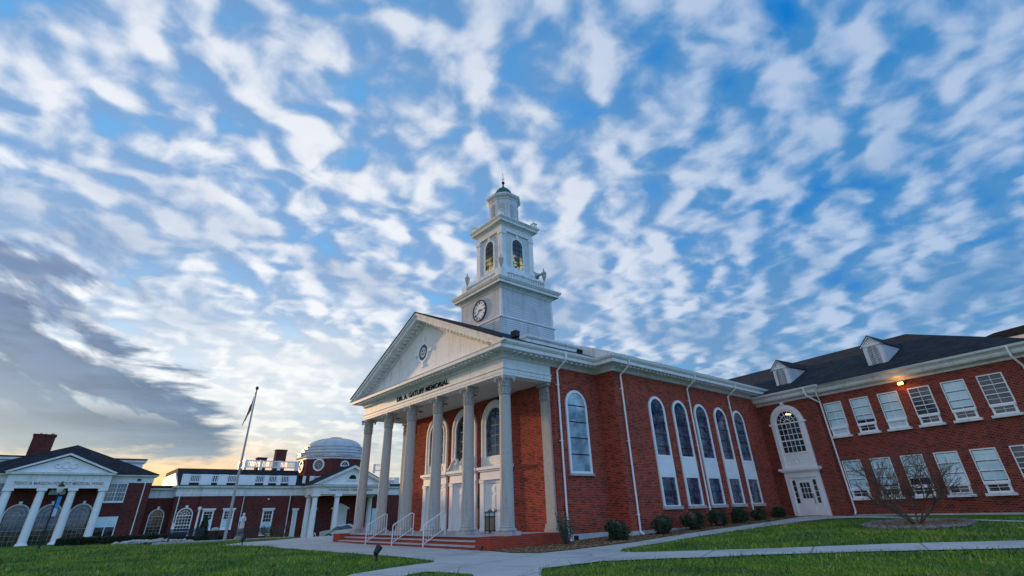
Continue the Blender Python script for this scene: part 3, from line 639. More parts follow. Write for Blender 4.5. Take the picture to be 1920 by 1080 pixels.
# side windows
V = RS(8.05)
arch_window(ch, 4.87, 3.09, 6.30, .67, 0.0, 'stained_sky', V, bars=(3.88, 4.67, 5.46, 6.29), name='arched_window')
N4 = RS(9.26)
for k in range(5):
    yc = 25.75-15.35+2.33*k
    w = arch_window(ch, yc, 3.95, 6.40, .60, 0.0, 'stained', N4, fr=.15, bars=(4.4, 5.05, 5.7, 6.35), name='nave_window', sill=False)
    part(MB().box(yc-.75, yc+.75, -.085, .02, 2.93, 3.825), 'spandrel_panel', 'white2', w, N4)
    lw = MB().box(yc-.75, yc-.61, -.082, .02, 1.42, 2.928).box(yc+.61, yc+.75, -.082, .02, 1.42, 2.928).box(yc-.61, yc+.61, -.08, .02, 2.82, 2.927).box(yc-.61, yc+.61, -.08, .02, 1.42, 1.46)
    lw = part(lw, 'lower_window', 'white2', ch, N4)
    part(MB().box(yc-.61, yc+.61, -.03, -.012, 1.46, 2.82), 'pane', 'stained', lw, N4)
    part(MB().box(yc-.61, yc+.61, -.06, -.031, 2.12, 2.15), 'glazing_bars', 'black', lw, N4)
    part(MB().box(yc-.84, yc+.84, -.17, .02, 1.27, 1.419), 'sill', 'stone', lw, N4)
# west side, unseen from here but kept whole
for k in range(5): arch_window(ch, -(25.75-15.35+2.33*k), 1.5, 6.40, .60, 0.0, 'stained', RL(-9.26), fr=.15, bars=(2.5, 3.5, 4.4, 5.3, 6.2), name='nave_window')
downpipe(ch, 3.66, 8.85, 0.10, .80, 0, V); 
for y, zb in ((22.80, .20), (29.38, .40), (34.34, .55)): downpipe(ch, y-15.35, 8.85, zb, .80, 0, N4)
# entrance front
def door_unit(cx, swan):
    y = 3.25
    u = MB().ring(cx, 5.96, 1.24, .88, y-.10, y, 24, legs=3.68).ring(cx, 5.96, 1.28, 1.17, y-.14, y-.001, 24, legs=3.68).ring(cx, 5.96, .94, .86, y-.13, y-.001, 24, legs=4.22)
    u.box(cx-.88, cx+.88, y-.06, y, 3.68, 4.22).box(cx-.75, cx+.75, y-.08, y-.061, 3.78, 4.10)
    u = part(u, 'door_surround', 'white2', ch)
    part(MB().ext(arch_pts(cx, 4.22, 5.96, .87, 20), y-.035, y-.012), 'fanlight', 'stained', u)
    b_ = MB()
    for z in (4.75, 5.3, 5.85, 6.4): h = 0.87 if z < 5.96 else sqrt(0.87**2-(z-5.96)**2); b_.box(cx-h, cx+h, y-.055, y-.034, z-.02, z+.02)
    for x in (0,): b_.box(cx+x-.02, cx+x+.02, y-.054, y-.034, 4.22, 6.8)
    part(b_, 'glazing_bars', 'black', u)
    j = MB()
    for s_ in (1, -1):
        a, b2 = sorted((cx+s_*1.02, cx+s_*1.37)); j.box(a, b2, y-.16, y, .62, 2.86); j.box(a-.04, b2+.04, y-.20, y, .50, .619); j.box(a-.03, b2+.03, y-.20, y, 2.861, 2.98)
        a, b2 = sorted((cx+s_*.88, cx+s_*1.019)); j.box(a, b2, y-.05, y, .5, 2.98)
    j.box(cx-1.37, cx+1.37, y-.15, y, 2.981, 3.45); j.box(cx-1.41, cx+1.41, y-.20, y, 3.0, 3.06); j.box(cx-.88, cx+.88, y-.05, y, 2.82, 2.98)
    j.box(cx-1.44, cx+1.44, y-.24, y, 3.451, 3.53); j.box(cx-1.52, cx+1.52, y-.32, y, 3.531, 3.67)
    if swan:
        for s_ in (1, -1):
            P = [(1.46, 3.74), (1.28, 3.82), (1.10, 4.00), (.94, 4.18), (.78, 4.30), (.62, 4.33), (.46, 4.26), (.40, 4.12), (.47, 4.02), (.57, 4.04), (.58, 4.13)]
            for (a, b2) in zip(P[:-1], P[1:]):
                for r_, yo in ((.075, -.26), (.055, -.17)): j.tube((cx+s_*a[0], y+yo, a[1]), (cx+s_*b2[0], y+yo, b2[1]), r_, r_, 8)
            j.ext([(cx+s_*1.42, 3.671), (cx+s_*1.2, 3.9), (cx+s_*.96, 4.15), (cx+s_*.80, 4.26), (cx+s_*.6, 4.28), (cx+s_*.42, 4.1), (cx+s_*.3, 3.671)], y-.17, y-.101)
        j.box(cx-.12, cx+.12, y-.30, y-.131, 3.671, 3.92).lathe(cx, y-.215, [(.05, 3.921), (.10, 3.99), (.13, 4.08), (.10, 4.17), (.04, 4.22), (.06, 4.26), (.01, 4.34)], 12)
    part(j, 'entablature', 'white2', u)
    for s_ in (1, -1):
        a, b2 = sorted((cx+s_*.008, cx+s_*.875)); dm = MB().box(a, b2, y-.045, y-.002, .51, 2.80); six_panel(dm, a, b2, y-.045, .51, 2.80)
        d = part(dm, 'door', 'white2', ch)
        part(MB().box(cx+s_*.07-.015, cx+s_*.07+.015, y-.12, y-.046, 1.45, 1.50).tube((cx+s_*.07, y-.12, 1.38), (cx+s_*.07, y-.12, 1.58), .014), 'handle', 'bronze', d)
door_unit(3.16, False); door_unit(0, True); door_unit(-3.16, False)
pl = MB().box(1.43, 1.73, 3.20, 3.249, 1.62, 2.2).ring(1.58, 2.2, .15, .0, 3.20, 3.249, 10)
part(pl, 'bronze_plaque', 'bronze', ch, label='arched bronze plaque between the doors')
# ------------------ tower
TY = 6.80
def four(fn, name, m_, parent, smooth=False):
    mb = MB()
    for k in range(4):
        R = Matrix.Translation((0, TY, 0)) @ Matrix.Rotation(k*pi/2, 4, 'Z'); t = MB(); fn(t); mb.add([tuple(R @ Vector(p)) for p in t.v], t.f)
    return part(mb, name, m_, parent, smooth=smooth)
def sq(h): return [(-h, TY+h), (-h, TY-h), (h, TY-h), (h, TY+h)]
def boards(hw, z0, z1, st=.15, inset=.12):
    def fn(t):
        n = int(round((z1-z0)/st)); 
        for i in range(n):
            z = z0+(z1-z0)*i/n; z2 = z0+(z1-z0)*(i+1)/n
            t.ext([(-hw-.034, z), (-hw, z), (-hw, z2+.0), (-hw-.010, z2)], -hw+inset, hw-inset, 'yz')
    return fn
part(MB().box(-2.46, 2.46, TY-2.46, TY+2.46, 10.2, 12.93), 'tower_base', 'siding', ch)
four(boards(2.47, 10.8, 12.90), 'lower_clapboards', 'siding', ch)
part(MB().sweep(sq(2.46), [(0, 12.90), (.06, 12.92), (.10, 12.98), (.06, 13.04), (0, 13.05)], True), 'belt_course', 'white', ch)
part(MB().box(-2.39, 2.39, TY-2.39, TY+2.39, 12.93, 15.8), 'clock_stage', 'siding', ch)
four(boards(2.40, 13.05, 15.12), 'upper_clapboards', 'siding', ch)
for sx in (1, -1):
    for sy in (1, -1): part(MB().box(sx*2.345-.085, sx*2.345+.085, TY+sy*2.345-.085, TY+sy*2.345+.085, 13.05, 15.12), 'corner_board', 'white', ch)
tb = (MB().sweep(sq(2.40), [(0, 15.10), (.07, 15.10), (.09, 15.16), (.16, 15.26), (.16, 15.34), (.44, 15.36), (.44, 15.52), (.50, 15.56), (.60, 15.72), (.60, 15.78), (0, 15.84)], True))
for a, b_ in ((sq(2.40)[i], sq(2.40)[(i+1) % 4]) for i in range(4)): tb.blocks(a, b_, .15, .23, 15.24, 15.335, .06, .13, .05)
part(tb, 'clock_stage_cornice', 'white', ch)
# clock
ck = part(MB().ring(0, 14.10, .80, .72, TY-2.52, TY-2.40, 40, a0=0, a1=2*pi), 'clock', 'black', ch)
part(MB().ext([(.73*cos(i*pi/20), 14.10+.73*sin(i*pi/20)) for i in range(40)], TY-2.47, TY-2.45), 'dial', 'white2', ck)
nm = MB()
for h in range(12):
    R = Matrix.Translation((0, 0, 14.10)) @ Matrix.Rotation(h*pi/6, 4, 'Y')
    k = {0: 3, 1: 1, 2: 2, 3: 3, 4: 2, 5: 1, 6: 2, 7: 3, 8: 3, 9: 2, 10: 1, 11: 2}[h]
    for q in range(k): nm.box(-.013+(q-(k-1)/2)*.042, .013+(q-(k-1)/2)*.042, TY-2.485, TY-2.471, .50, .66, R)
part(nm, 'numerals', 'black', ck)
def hand(a, L, w):
    R = Matrix.Translation((0, 0, 14.10)) @ Matrix.Rotation(radians(a), 4, 'Y'); t = MB(); t.box(-w, w, TY-2.50, TY-2.487, -.14, L*.8, R); t.add([tuple(R @ Vector(p)) for p in ((-w*1.8, TY-2.495, L*.55), (w*1.8, TY-2.495, L*.55), (0, TY-2.495, L), (0, TY-2.501, L*.6))], [(0,1,2),(0,1,3),(1,2,3),(0,2,3)]); return t
part(hand(96, .40, .035), 'hour_hand', 'black', ck); part(hand(228, .62, .024), 'minute_hand', 'black', ck)
# balustrade
part(MB().box(-2.30, 2.30, TY-2.30, TY+2.30, 15.80, 15.95), 'balustrade_deck', 'white', ch)
def bal(t):
    for x in (-2.12, 2.12): t.box(x-.30, x+.30, -2.42, -1.82, 15.83, 16.68) if x < 0 else None
    t.box(-1.82, 1.82, -2.38, -2.16, 15.84, 15.98); t.box(-1.82, 1.82, -2.38, -2.16, 16.50, 16.64)
    for i in range(15):
        x = -1.68+i*.24; t.lathe(x, -2.27, [(.045, 15.981), (.045, 16.03), (.03, 16.06), (.065, 16.16), (.055, 16.26), (.03, 16.38), (.045, 16.46), (.045, 16.499)], 6)
four(bal, 'balustrade', 'white', ch)
def urn(x, y, z, s=1.0):
    t = MB().box(x-.13*s, x+.13*s, y-.13*s, y+.13*s, z, z+.08*s)
    return t.lathe(x, y, [(.07*s, z+.08*s), (.045*s, z+.16*s), (.06*s, z+.22*s), (.17*s, z+.55*s), (.20*s, z+.80*s), (.21*s, z+.86*s), (.17*s, z+.90*s), (.08*s, z+1.0*s), (.04*s, z+1.06*s), (.06*s, z+1.12*s), (.015*s, z+1.25*s)], 14)
for sx in (1, -1):
    for sy in (1, -1): part(urn(sx*2.12, TY+sy*2.12, 16.681, 1.0), 'urn', 'stone', ch, smooth=True)
part(MB().box(-1.95, 1.95, TY-1.95, TY+1.95, 15.9, 16.75).sweep(sq(1.62), [(0, 16.75), (.30, 16.76), (.22, 16.95), (.16, 17.10), (.16, 17.20), (.06, 17.32), (0, 17.34)], True).box(-1.61, 1.61, TY-1.61, TY+1.61, 16.7, 17.33), 'belfry_base', 'white', ch)
part(MB().box(-1.50, 1.50, TY-1.50, TY+1.50, 17.30, 21.0), 'belfry', 'siding', ch)
def pil(t):
    for x in (-1.37, 1.37):
        t.box(-1.60, -1.17, -1.60, -1.17, 17.34, 20.15) if x < 0 else None
        t.box(-1.65, -1.13, -1.65, -1.13, 20.16, 20.42) if x < 0 else None
for sx in (1, -1):
    for sy in (1, -1):
        X_, Y_ = sx*1.385, TY+sy*1.385
        part(MB().box(X_-.215, X_+.215, Y_-.215, Y_+.215, 17.34, 20.15).box(X_-.26, X_+.26, Y_-.26, Y_+.26, 20.151, 20.42).box(X_-.24, X_+.24, Y_-.24, Y_+.24, 17.335, 17.5), 'corner_pilaster', 'white', ch)
part(MB().sweep(sq(1.50), [(0, 20.43), (.12, 20.43), (.12, 20.52), (.08, 20.54), (.08, 20.90), (.16, 21.0), (.16, 21.06), (.42, 21.10), (.42, 21.24), (.56, 21.42), (.56, 21.48), (0, 21.56)], True), 'belfry_cornice', 'white', ch)
for k in range(4):
    M4 = Matrix.Translation((0, TY, 0)) @ Matrix.Rotation(k*pi/2, 4, 'Z')
    w = arch_window(ch, 0, 17.52, 19.50, .50, -1.50, 'belfry', M4, fr=.15, name='belfry_window', framemat='white', sill=False, muntins=None, bars=(17.9, 18.3, 18.7, 19.1, 19.5), keystone=True, proud=.06)
    b_ = MB(); 
    for x in (-.17, .17): b_.box(x-.012, x+.012, -1.56, -1.534, 17.52, 19.5)
    for i in (1, 2, 3, 4): a = pi*i/5; b_.tube((.2*cos(a), -1.545, 19.5+.2*sin(a)), (.5*cos(a), -1.545, 19.5+.5*sin(a)), .012, .012, 4)
    b_.ring(0, 19.5, .22, .19, -1.555, -1.535, 8); part(b_, 'tracery', 'black', w, M4)
for sx in (1, -1):
    for sy in (1, -1):
        part(MB().box(sx*1.72-.17, sx*1.72+.17, TY+sy*1.72-.17, TY+sy*1.72+.17, 21.50, 21.92).box(sx*1.72-.22, sx*1.72+.22, TY+sy*1.72-.22, TY+sy*1.72+.22, 21.921, 21.99).lathe(sx*1.72, TY+sy*1.72, [(.13, 21.991), (.10, 22.07), (.03, 22.12), (.04, 22.2), (.01, 22.3)], 10), 'cornice_finial', 'white', ch)
A0 = pi/8
part(MB().lathe(0, TY, [(1.42, 21.50), (1.42, 21.75), (1.24, 21.80), (1.24, 23.95), (1.28, 23.97), (1.30, 24.10), (1.46, 24.25), (1.50, 24.36), (1.50, 24.42), (1.40, 24.46)], 8, A0), 'cupola', 'siding', ch)
for k in range(8):
    M4 = Matrix.Translation((0, TY, 0)) @ Matrix.Rotation(k*pi/4, 4, 'Z')
    if k % 2 == 0 or True:
        w = part(MB().ext(arch_pts(0, 22.15, 23.40, .20, 10), -1.175, -1.14), 'louvre', 'steelgrey', ch, M4)
        b_ = MB()
        for i in range(9): b_.box(-.19, .19, -1.20, -1.176, 22.2+i*.15, 22.24+i*.15)
        part(b_, 'slats', 'white', w, M4)
part(MB().lathe(0, TY, [(1.45, 24.46), (1.15, 24.62), (.80, 24.92), (.76, 25.0)], 8, A0), 'cupola_roof', 'white', ch)
part(MB().lathe(0, TY, [(.80, 24.98), (.74, 25.12), (.62, 25.38), (.45, 25.60), (.25, 25.76), (.10, 25.86), (.075, 26.0), (.06, 26.2)], 24), 'copper_dome', 'copper', ch, smooth=True)
part(MB().lathe(0, TY, [(.02, 26.16), (.10, 26.22), (.145, 26.34), (.10, 26.46), (.02, 26.52)], 14), 'finial_ball', 'black', ch, smooth=True)
wv = MB().tube((0, TY, 26.5), (0, TY, 27.35), .022, .014, 6)
for a in (0, pi/2): wv.tube((.20*cos(a), TY+.20*sin(a), 26.72), (-.20*cos(a), TY-.20*sin(a), 26.72), .014, .014, 5)
wd = Vector((.75, -.66, 0)).normalized()
p0 = Vector((0, TY, 27.0)); wv.tube(p0-wd*.42-Vector((0,0,.04)), p0+wd*.45+Vector((0,0,.04)), .018, .018, 6)
up = Vector((0,0,1)); q = p0-wd*.42
wv.add([q-up*.10, q+up*.16, q+wd*.25+up*.02, q-wd*.06+up*.02, q+wd.cross(up)*.015], [(0,2,1,3),(0,2,4),(1,2,4)])
q = p0+wd*.5; wv.add([q+wd*.12+up*.04, q-wd*.05+up*.11, q-wd*.05-up*.05, q+wd.cross(up)*.015], [(0,1,2),(0,1,3),(0,2,3)])
q = p0; wv.add([q-wd*.1+up*.02, q+wd*.12+up*.05, q+wd*.2+up*.30, q+wd*.02+up*.16, q+wd.cross(up)*.02], [(0,1,2,3),(0,1,4),(1,2,4),(2,3,4)])
part(wv, 'weathervane', 'black', ch)
# roof and tower fittings that stand on the chapel
t = thing('floodlight', 'black floodlight on the chapel eave below the clock tower', 'floodlight', (-18.75, 15.9, 8.93))
part(MB().tube((0,0,0), (0,0,.32), .03).box(-.09,.09,-.09,.09,0,.02), 'stand', 'black', t); part(MB().box(-.20, .20, -.12, .12, .32, .62).box(-.22, .22, -.14, -.10, .30, .64), 'head', 'black', t)
t = thing('floodlight', 'small dark floodlight at the end of the white roof cricket', 'floodlight', (-18.75, 20.5, 8.93))
part(MB().tube((0,0,0), (0,0,.22), .03).box(-.08,.08,-.08,.08,0,.02), 'stand', 'black', t); part(MB().box(-.14, .14, -.10, .10, .22, .42, Matrix.Rotation(.4, 4, 'Y')), 'head', 'black', t)
t = thing('horn_loudspeaker', 'grey horn loudspeaker on the right corner of the tower balustrade', 'loudspeaker', (-24.72, 23.45, 16.68))
RH = Matrix.Rotation(radians(-62), 4, 'Z') @ Matrix.Rotation(radians(98), 4, 'X')
hb = MB().lathe(0, 0, [(.06, -.55), (.07, -.25), (.12, -.05), (.22, .10), (.34, .20), (.35, .22), (.30, .20), (.10, 0)], 20)
part(hb, 'horn', 'steelgrey', t, Matrix.Translation((0,0,.35)) @ RH, smooth=True); part(MB().tube((0,0,0), (0,0,.35), .035), 'bracket', 'steelgrey', t)
# ================================================================== SCHOOL WING
AW = radians(-8.0)
wing = thing('school_building', 'two storey red brick school wing with dark hipped roof and white louvred dormers', 'school building', (-17.85, 38.4, 0), AW)
part(MB().box(-0.6, 4.35, 0, 6, -.3, 8.0).ext([(-12, 4), (-0.6, 4), (-0.6, 14), (-12, 14)], 0, 8.0, 'xy'), 'entrance_bay', 'brick2', wing)
part(MB().box(4.35, 15.7, .35, 14, .66, 7.99), 'wall', 'brick2', wing)
part(MB().box(4.36, 15.75, .30, 14, -.4, .659), 'foundation', 'found', wing)
WP = [(-0.6, 0), (4.35, 0), (4.35, .35), (15.7, .35), (15.7, 14)]
part(MB().sweep(WP, [(0, 7.66), (.05, 7.66), (.06, 7.78), (.42, 7.86), (.42, 7.90), (.46, 7.92), (.46, 8.06), (.50, 8.08), (.58, 8.20), (.58, 8.24), (0, 8.24)]), 'cornice', 'white', wing)
part(MB().sweep(WP, [(.585, 8.15), (.66, 8.18), (.70, 8.28), (.66, 8.29), (.585, 8.25)]), 'gutter', 'white2', wing)
s_ = .47; zr = 8.27+s_*8.0
rf = MB().add([(-13, -.62, 8.27), (16.3, -.27, 8.27), (8.25, 7.73, zr), (-13, 7.73, zr), (16.3, 15.8, 8.27), (-13, 15.8, 8.27)], [(0,1,2,3), (1,4,2), (3,2,4,5)])
rf.add([(-13, -.62, 8.21), (16.3, -.27, 8.21), (16.3, 15.8, 8.21), (-13, 15.8, 8.21)], [(0,3,2,1)])
part(rf, 'roof', 'shingle', wing, fix=False)
for i, x in enumerate((1.72, 8.28)):
    y0 = 1.45; hw = .56
    d = MB().box(x-hw, x+hw, y0, y0+.1, 8.6, 10.36).ext([(x-hw, 10.36), (x+hw, 10.36), (x, 10.82)], y0, y0+.1)
    d = part(d, 'dormer', 'white', wing)
    ck_ = MB()
    for sx in (1, -1):
        ck_.ext([(y0+.1, 9.05), (y0+.1, 10.36), (y0+3.0, 10.36)], x+sx*hw-.04, x+sx*hw+.04, 'yz')
        for k in range(11): z = 9.15+k*.11; ck_.box(min(x+sx*(hw+.04), x+sx*(hw+.06)), max(x+sx*(hw+.04), x+sx*(hw+.06)), y0+.1, y0+.1+(z-8.95)*2.05, z, z+.05)
    part(ck_, 'cheek', 'siding', d)
    part(MB().ext([(x-hw-.13, 10.30), (x, 10.93), (x+hw+.13, 10.30), (x+hw+.13, 10.36), (x, 11.0), (x-hw-.13, 10.36)], y0-.12, y0+4.0), 'dormer_roof', 'shingle', d)
    part(MB().ext([(x-hw-.10, 10.26), (x, 10.86), (x+hw+.10, 10.26), (x+hw+.10, 10.315), (x, 10.925), (x-hw-.10, 10.315)], y0-.10, y0+.1).box(x-hw, x+hw, y0-.05, y0, 10.3, 10.40), 'dormer_cornice', 'white2', d)
    lv = MB().ring(x, 10.02, .31, .25, y0-.04, y0, 14, legs=9.0)
    for k in range(9): z = 9.05+k*.13; h = .25 if z < 10 else .18; lv.tube((x-h, y0-.02, z), (x+h, y0-.02, z+.13), .012, .012, 4); lv.tube((x-h, y0-.02, z+.13), (x+h, y0-.02, z), .012, .012, 4)
    part(lv, 'louvre', 'steelgrey', d)
for r_, (z0, z1) in enumerate(((5.10, 7.09), (1.54, 3.57))):
    for k in range(6):
        x = 5.22+1.68*k; hw = .50
        dark = (r_ == 0 and k in (3, 5)) or (r_ == 1 and k == 5)
        w = rect_window(wing, x, z0+.55, z1, hw, .35, 'glass', nx=2, nz=6 if dark else 3, name='window', thick=(2, 4) if dark else (1, 2), fr=.06, sill=-.02, t=.011, deep=.05, gasket=True)  # gasket: black strips imitating shade under the bars
        if not dark:
            fb = (0, .12, 0, 0, .06, 0, .0, .05, .22, .0, .03, 0)[r_*6+k]; bz = z0+.55+fb*(z1-z0-.55)
            part(MB().box(x-hw+.02, x+hw-.02, .3195, .3198, bz, z1), 'blind', 'blind', w)
        hp = MB().box(x-hw-.02, x-hw+.09, .26, .33, z0, z0+.53).box(x+hw-.09, x+hw+.02, .26, .33, z0, z0+.53).box(x-hw+.09, x+hw-.09, .262, .33, z0+.43, z0+.53).box(x-hw+.09, x+hw-.09, .262, .33, z0, z0+.09)
        hp = part(hp, 'hopper_window', 'white2', wing)
        part(MB().box(x-hw+.09, x+hw-.09, .30, .32, z0+.09, z0+.43), 'pane', 'blind' if (r_ == 0 and k in (0, 2)) else 'glass', hp)
        part(MB().box(x-.012, x+.012, .285, .301, z0+.09, z0+.43).box(x-hw+.09, x+hw-.09, .287, .301, z0+.25, z0+.27), 'muntins', 'white2', hp)
        part(MB().box(x-hw-.14, x+hw+.14, .16, .36, z0-.13, z0-.002), 'sill', 'white', hp)
        if r_ == 0 and k == 5:
            for q in range(3): part(MB().box(x-.42+q*.08, x-.08+q*.12, .325, .33, 6.84-q*.24, 6.90-q*.24), 'ceiling_light', 'tube', w)
# stair bay: doorway with arched window over
y = 0.0; cx = 2.05
w = arch_window(wing, cx, 4.41, 6.28, .78, y, 'glass', None, fr=.14, muntins=(5, 5, 7), name='stair_window', sill=False)
part(MB().ring(cx, 6.28, 1.20, .92, -.14, 0, 20, legs=3.45).box(cx-1.34, cx-.9, -.17, 0, 6.22, 6.34).box(cx+.9, cx+1.34, -.17, 0, 6.22, 6.34).ext([(cx-.08, 7.44), (cx+.08, 7.44), (cx+.12, 7.70), (cx-.12, 7.70)], -.18, 0), 'arched_surround', 'white2', w)
part(MB().tube((cx+.05, -.045, 6.86), (cx+.42, -.045, 6.80), .035, .035, 6), 'stair_light', 'warmlamp', w)
pn = MB().box(cx-.92, cx+.92, -.06, 0, 3.46, 4.29)
rel = [(-.7+.1*i, 3.87+.16*sin(i*1.1)) for i in range(15)]
for s2 in (1, -1):
    for a, b_ in zip(rel[:-1], rel[1:]): pn.tube((cx+a[0], -.06, 3.87+s2*(a[1]-3.87)), (cx+b_[0], -.06, 3.87+s2*(b_[1]-3.87)), .025, .025, 6)
pn.ring(cx, 3.87, .20, .15, -.10, -.06, 14, a0=0, a1=2*pi)
part(pn, 'carved_panel', 'white2', w)
ds = MB().box(cx-1.20, cx-.90, -.14, 0, .62, 2.86).box(cx+.90, cx+1.20, -.14, 0, .62, 2.86).box(cx-1.20, cx+1.20, -.142, 0, 2.861, 3.20).box(cx-1.30, cx+1.30, -.26, 0, 3.201, 3.28).box(cx-1.42, cx+1.42, -.34, 0, 3.281, 3.44)
ds = part(ds, 'door_surround', 'white2', wing)
part(MB().box(cx-.899, cx-.50, -.06, 0, .62, 2.86).box(cx+.50, cx+.899, -.06, 0, .62, 2.86).box(cx-.499, cx+.499, -.06, 0, 2.74, 2.86), 'door_frame', 'white2', ds)
part(MB().box(cx-.80, cx-.60, -.075, -.061, 1.35, 2.70).box(cx+.60, cx+.80, -.075, -.061, 1.35, 2.70), 'sidelight', 'glass', ds)
sm = MB()
for sx in (-.70, .70):
    for z in (1.68, 2.02, 2.36): sm.box(cx+sx-.10, cx+sx+.10, -.09, -.076, z-.015, z+.015)
part(sm, 'muntins', 'white2', ds)
dm = MB().box(cx-.49, cx+.49, -.05, -.005, .64, 2.73).box(cx-.34, cx+.34, -.07, -.051, .80, 1.45)
dr = part(dm, 'door', 'white2', wing); part(MB().box(cx-.32, cx+.32, -.062, -.051, 1.62, 2.55), 'pane', 'glass', dr)
mm = MB()
for x in (-.11, .11): mm.box(cx+x-.014, cx+x+.014, -.08, -.063, 1.62, 2.55)
for z in (1.93, 2.24): mm.box(cx-.32, cx+.32, -.078, -.063, z-.014, z+.014)
part(mm, 'muntins', 'white2', dr); part(MB().tube((cx+.42, -.12, 1.3), (cx+.42, -.12, 1.9), .018).box(cx+.405, cx+.435, -.12, -.05, 1.32, 1.35).box(cx+.405, cx+.435, -.12, -.05, 1.85, 1.88), 'handle', 'bronze', dr)
part(MB().box(cx-1.3, cx+1.3, -.5, 0, -.3, .615), 'doorstep', 'podium', wing)
part(MB().path([(4.15, -.66, 8.2), (4.2, -.60, 7.7), (4.55, .20, 7.25), (4.58, .25, .85), (4.62, .05, .68)], .05, 8).path([(4.75, -.30, 8.15), (4.72, -.25, 7.7), (4.56, .22, 7.3)], .045, 8), 'downpipe', 'white2', wing)
part(MB().path([(15.0, -.32, 8.2), (15.0, -.25, 7.7), (15.15, .26, 7.2), (15.15, .26, .7)], .05, 8), 'downpipe', 'white2', wing)
t = part(MB().box(9.42, 9.74, .10, .35, 7.42, 7.56), 'wall_lamp', 'black', wing); part(MB().box(9.44, 9.72, .06, .098, 7.40, 7.54), 'lamp_glass', 'lamp', t)
ld = bpy.data.lights.new('wall_lamp_light', 'POINT'); ld.energy = 9; ld.color = (1.0, .42, .08); ld.shadow_soft_size = .1
lo_ = bpy.data.objects.new('wall_lamp_light', ld); COL.objects.link(lo_); lo_.parent = wing; lo_.location = (9.58, -.12, 7.42)
rear = thing('rear_hall', 'higher dark roofed hall rising behind the right end of the school roof', 'building', (-17.85, 38.4, 0), AW)
part(MB().box(10.2, 26, 14.4, 26, -.3, 11.2), 'wall', 'brick2', rear); part(MB().box(9.9, 26.3, 14.1, 26.3, 11.2, 11.62), 'cornice', 'white', rear)
part(MB().ext([(9.6, 11.63), (26.6, 11.63), (24, 12.6), (11.5, 12.05)], 13.9, 26.5), 'roof', 'shingle', rear)

# ================================================================== DOMED BUILDING (faces east across the lawn)
dm_ = thing('domed_hall', 'low brick hall with white balustrades, small pedimented porch and pale segmented dome', 'hall', (-72, 0, 0), pi/2)
GB = -1.3
wl = MB().box(7.7, 10.4, 2, 10, GB, 3.9).box(10.4, 12.9, .30, 12, GB, 4.0).box(12.9, 17.3, 0, 12, GB, 4.0).box(17.3, 23.3, .30, 12, GB, 4.0).box(23.3, 38.5, 0, 12, GB, 3.98)
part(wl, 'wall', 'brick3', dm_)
DP = [(10.4, 6), (10.4, .30), (12.9, .30), (12.9, 0), (17.3, 0), (17.3, .30), (23.3, .30), (23.3, -.02), (24.6, -.02), (24.6, -3.25), (34.25, -3.25), (34.25, -.02), (38.5, -.02)]
part(MB().sweep(DP, [(-.3, 3.98), (.04, 3.98), (.04, 4.12), (.07, 4.14), (.04, 4.75), (.10, 4.80), (.35, 4.86), (.38, 5.0), (.44, 5.06), (-.3, 5.10)]), 'entablature', 'white', dm_)
part(MB().sweep([(7.7, 2), (10.45, 2)], [(-.3, 3.88), (.04, 3.88), (.04, 4.6), (.3, 4.7), (.36, 4.86), (-.3, 4.9)]), 'link_entablature', 'white', dm_)
part(MB().box(7.7, 10.5, 2.1, 9, 4.9, 5.15), 'link_roof', 'shingle', dm_)
part(MB().ext([(.0, 5.08), (.9, 5.22), (3.4, 7.1), (12, 7.1), (12, 5.05), (0, 5.05)], 10.3, 24.3, 'yz').ext([(-.3, 5.08), (3.4, 6.2), (12, 6.2), (12, 5.05)], 24.3, 38.6, 'yz'), 'roof', 'shingle', dm_)
part(MB().ext([(-.1, 5.10), (.3, 5.2), (3.2, 6.55), (12, 6.55), (12, 5.1)], 10.15, 10.29, 'yz'), 'gable_end', 'siding', dm_)
def balus(mb, runs, y, z0, z1, solid, th=.16):
    for a, b_ in runs:
        mb.box(a, b_, y, y+th, z0, z0+.12); mb.box(a, b_, y, y+th, z1-.12, z1)
        n = max(2, int((b_-a)/.17))
        for i in range(n): x = a+(b_-a)*(i+.5)/n; mb.box(x-.035, x+.035, y+.03, y+th-.03, z0+.12, z1-.12)
    for a, b_ in solid: mb.box(a, b_, y-.02, y+th+.02, z0-.28, z1+.03)
mb = MB(); balus(mb, [(11.4, 12.45), (13.7, 14.35), (15.35, 16.6), (18.55, 19.55), (20.1, 21.1), (21.6, 22.6)], .75, 5.42, 6.28,
                 [(10.6, 11.4), (12.45, 13.7), (14.35, 15.35), (16.6, 18.55), (19.55, 20.1), (21.1, 21.6), (22.6, 23.5)])
part(mb, 'lower_balustrade', 'white2', dm_)
mb = MB(); balus(mb, [(17.8, 19.3), (19.7, 21.6), (22.0, 23.9)], 3.3, 7.36, 8.22, [(17.5, 17.8), (19.3, 19.7), (21.6, 22.0), (23.9, 24.4)])
sd = MB(); balus(sd, [(-6.2, -5.0), (-4.7, -3.5)], 0, 7.36, 8.22, [(-6.5, -6.2), (-5.0, -4.7), (-3.5, -3.3)])
RR = Matrix.Translation((17.5, 0, 0)) @ Matrix.Rotation(-pi/2, 4, 'Z'); mb.add([tuple(RR @ Vector(p)) for p in sd.v], sd.f)
part(mb, 'upper_balustrade', 'white2', dm_)
mb = MB(); balus(mb, [(25.8, 26.6)], .9, 5.42, 6.28, [(24.4, 24.75), (25.3, 25.8), (26.6, 27.2)]); balus(mb, [(32.5, 33.5), (34.2, 35.4)], .9, 5.42, 6.28, [(31.8, 32.5), (33.5, 34.2), (35.4, 35.9), (37.6, 38.4)]); balus(mb, [(35.9, 37.6)], .9, 5.42, 6.28, [])
part(mb, 'porch_side_balustrade', 'white2', dm_)
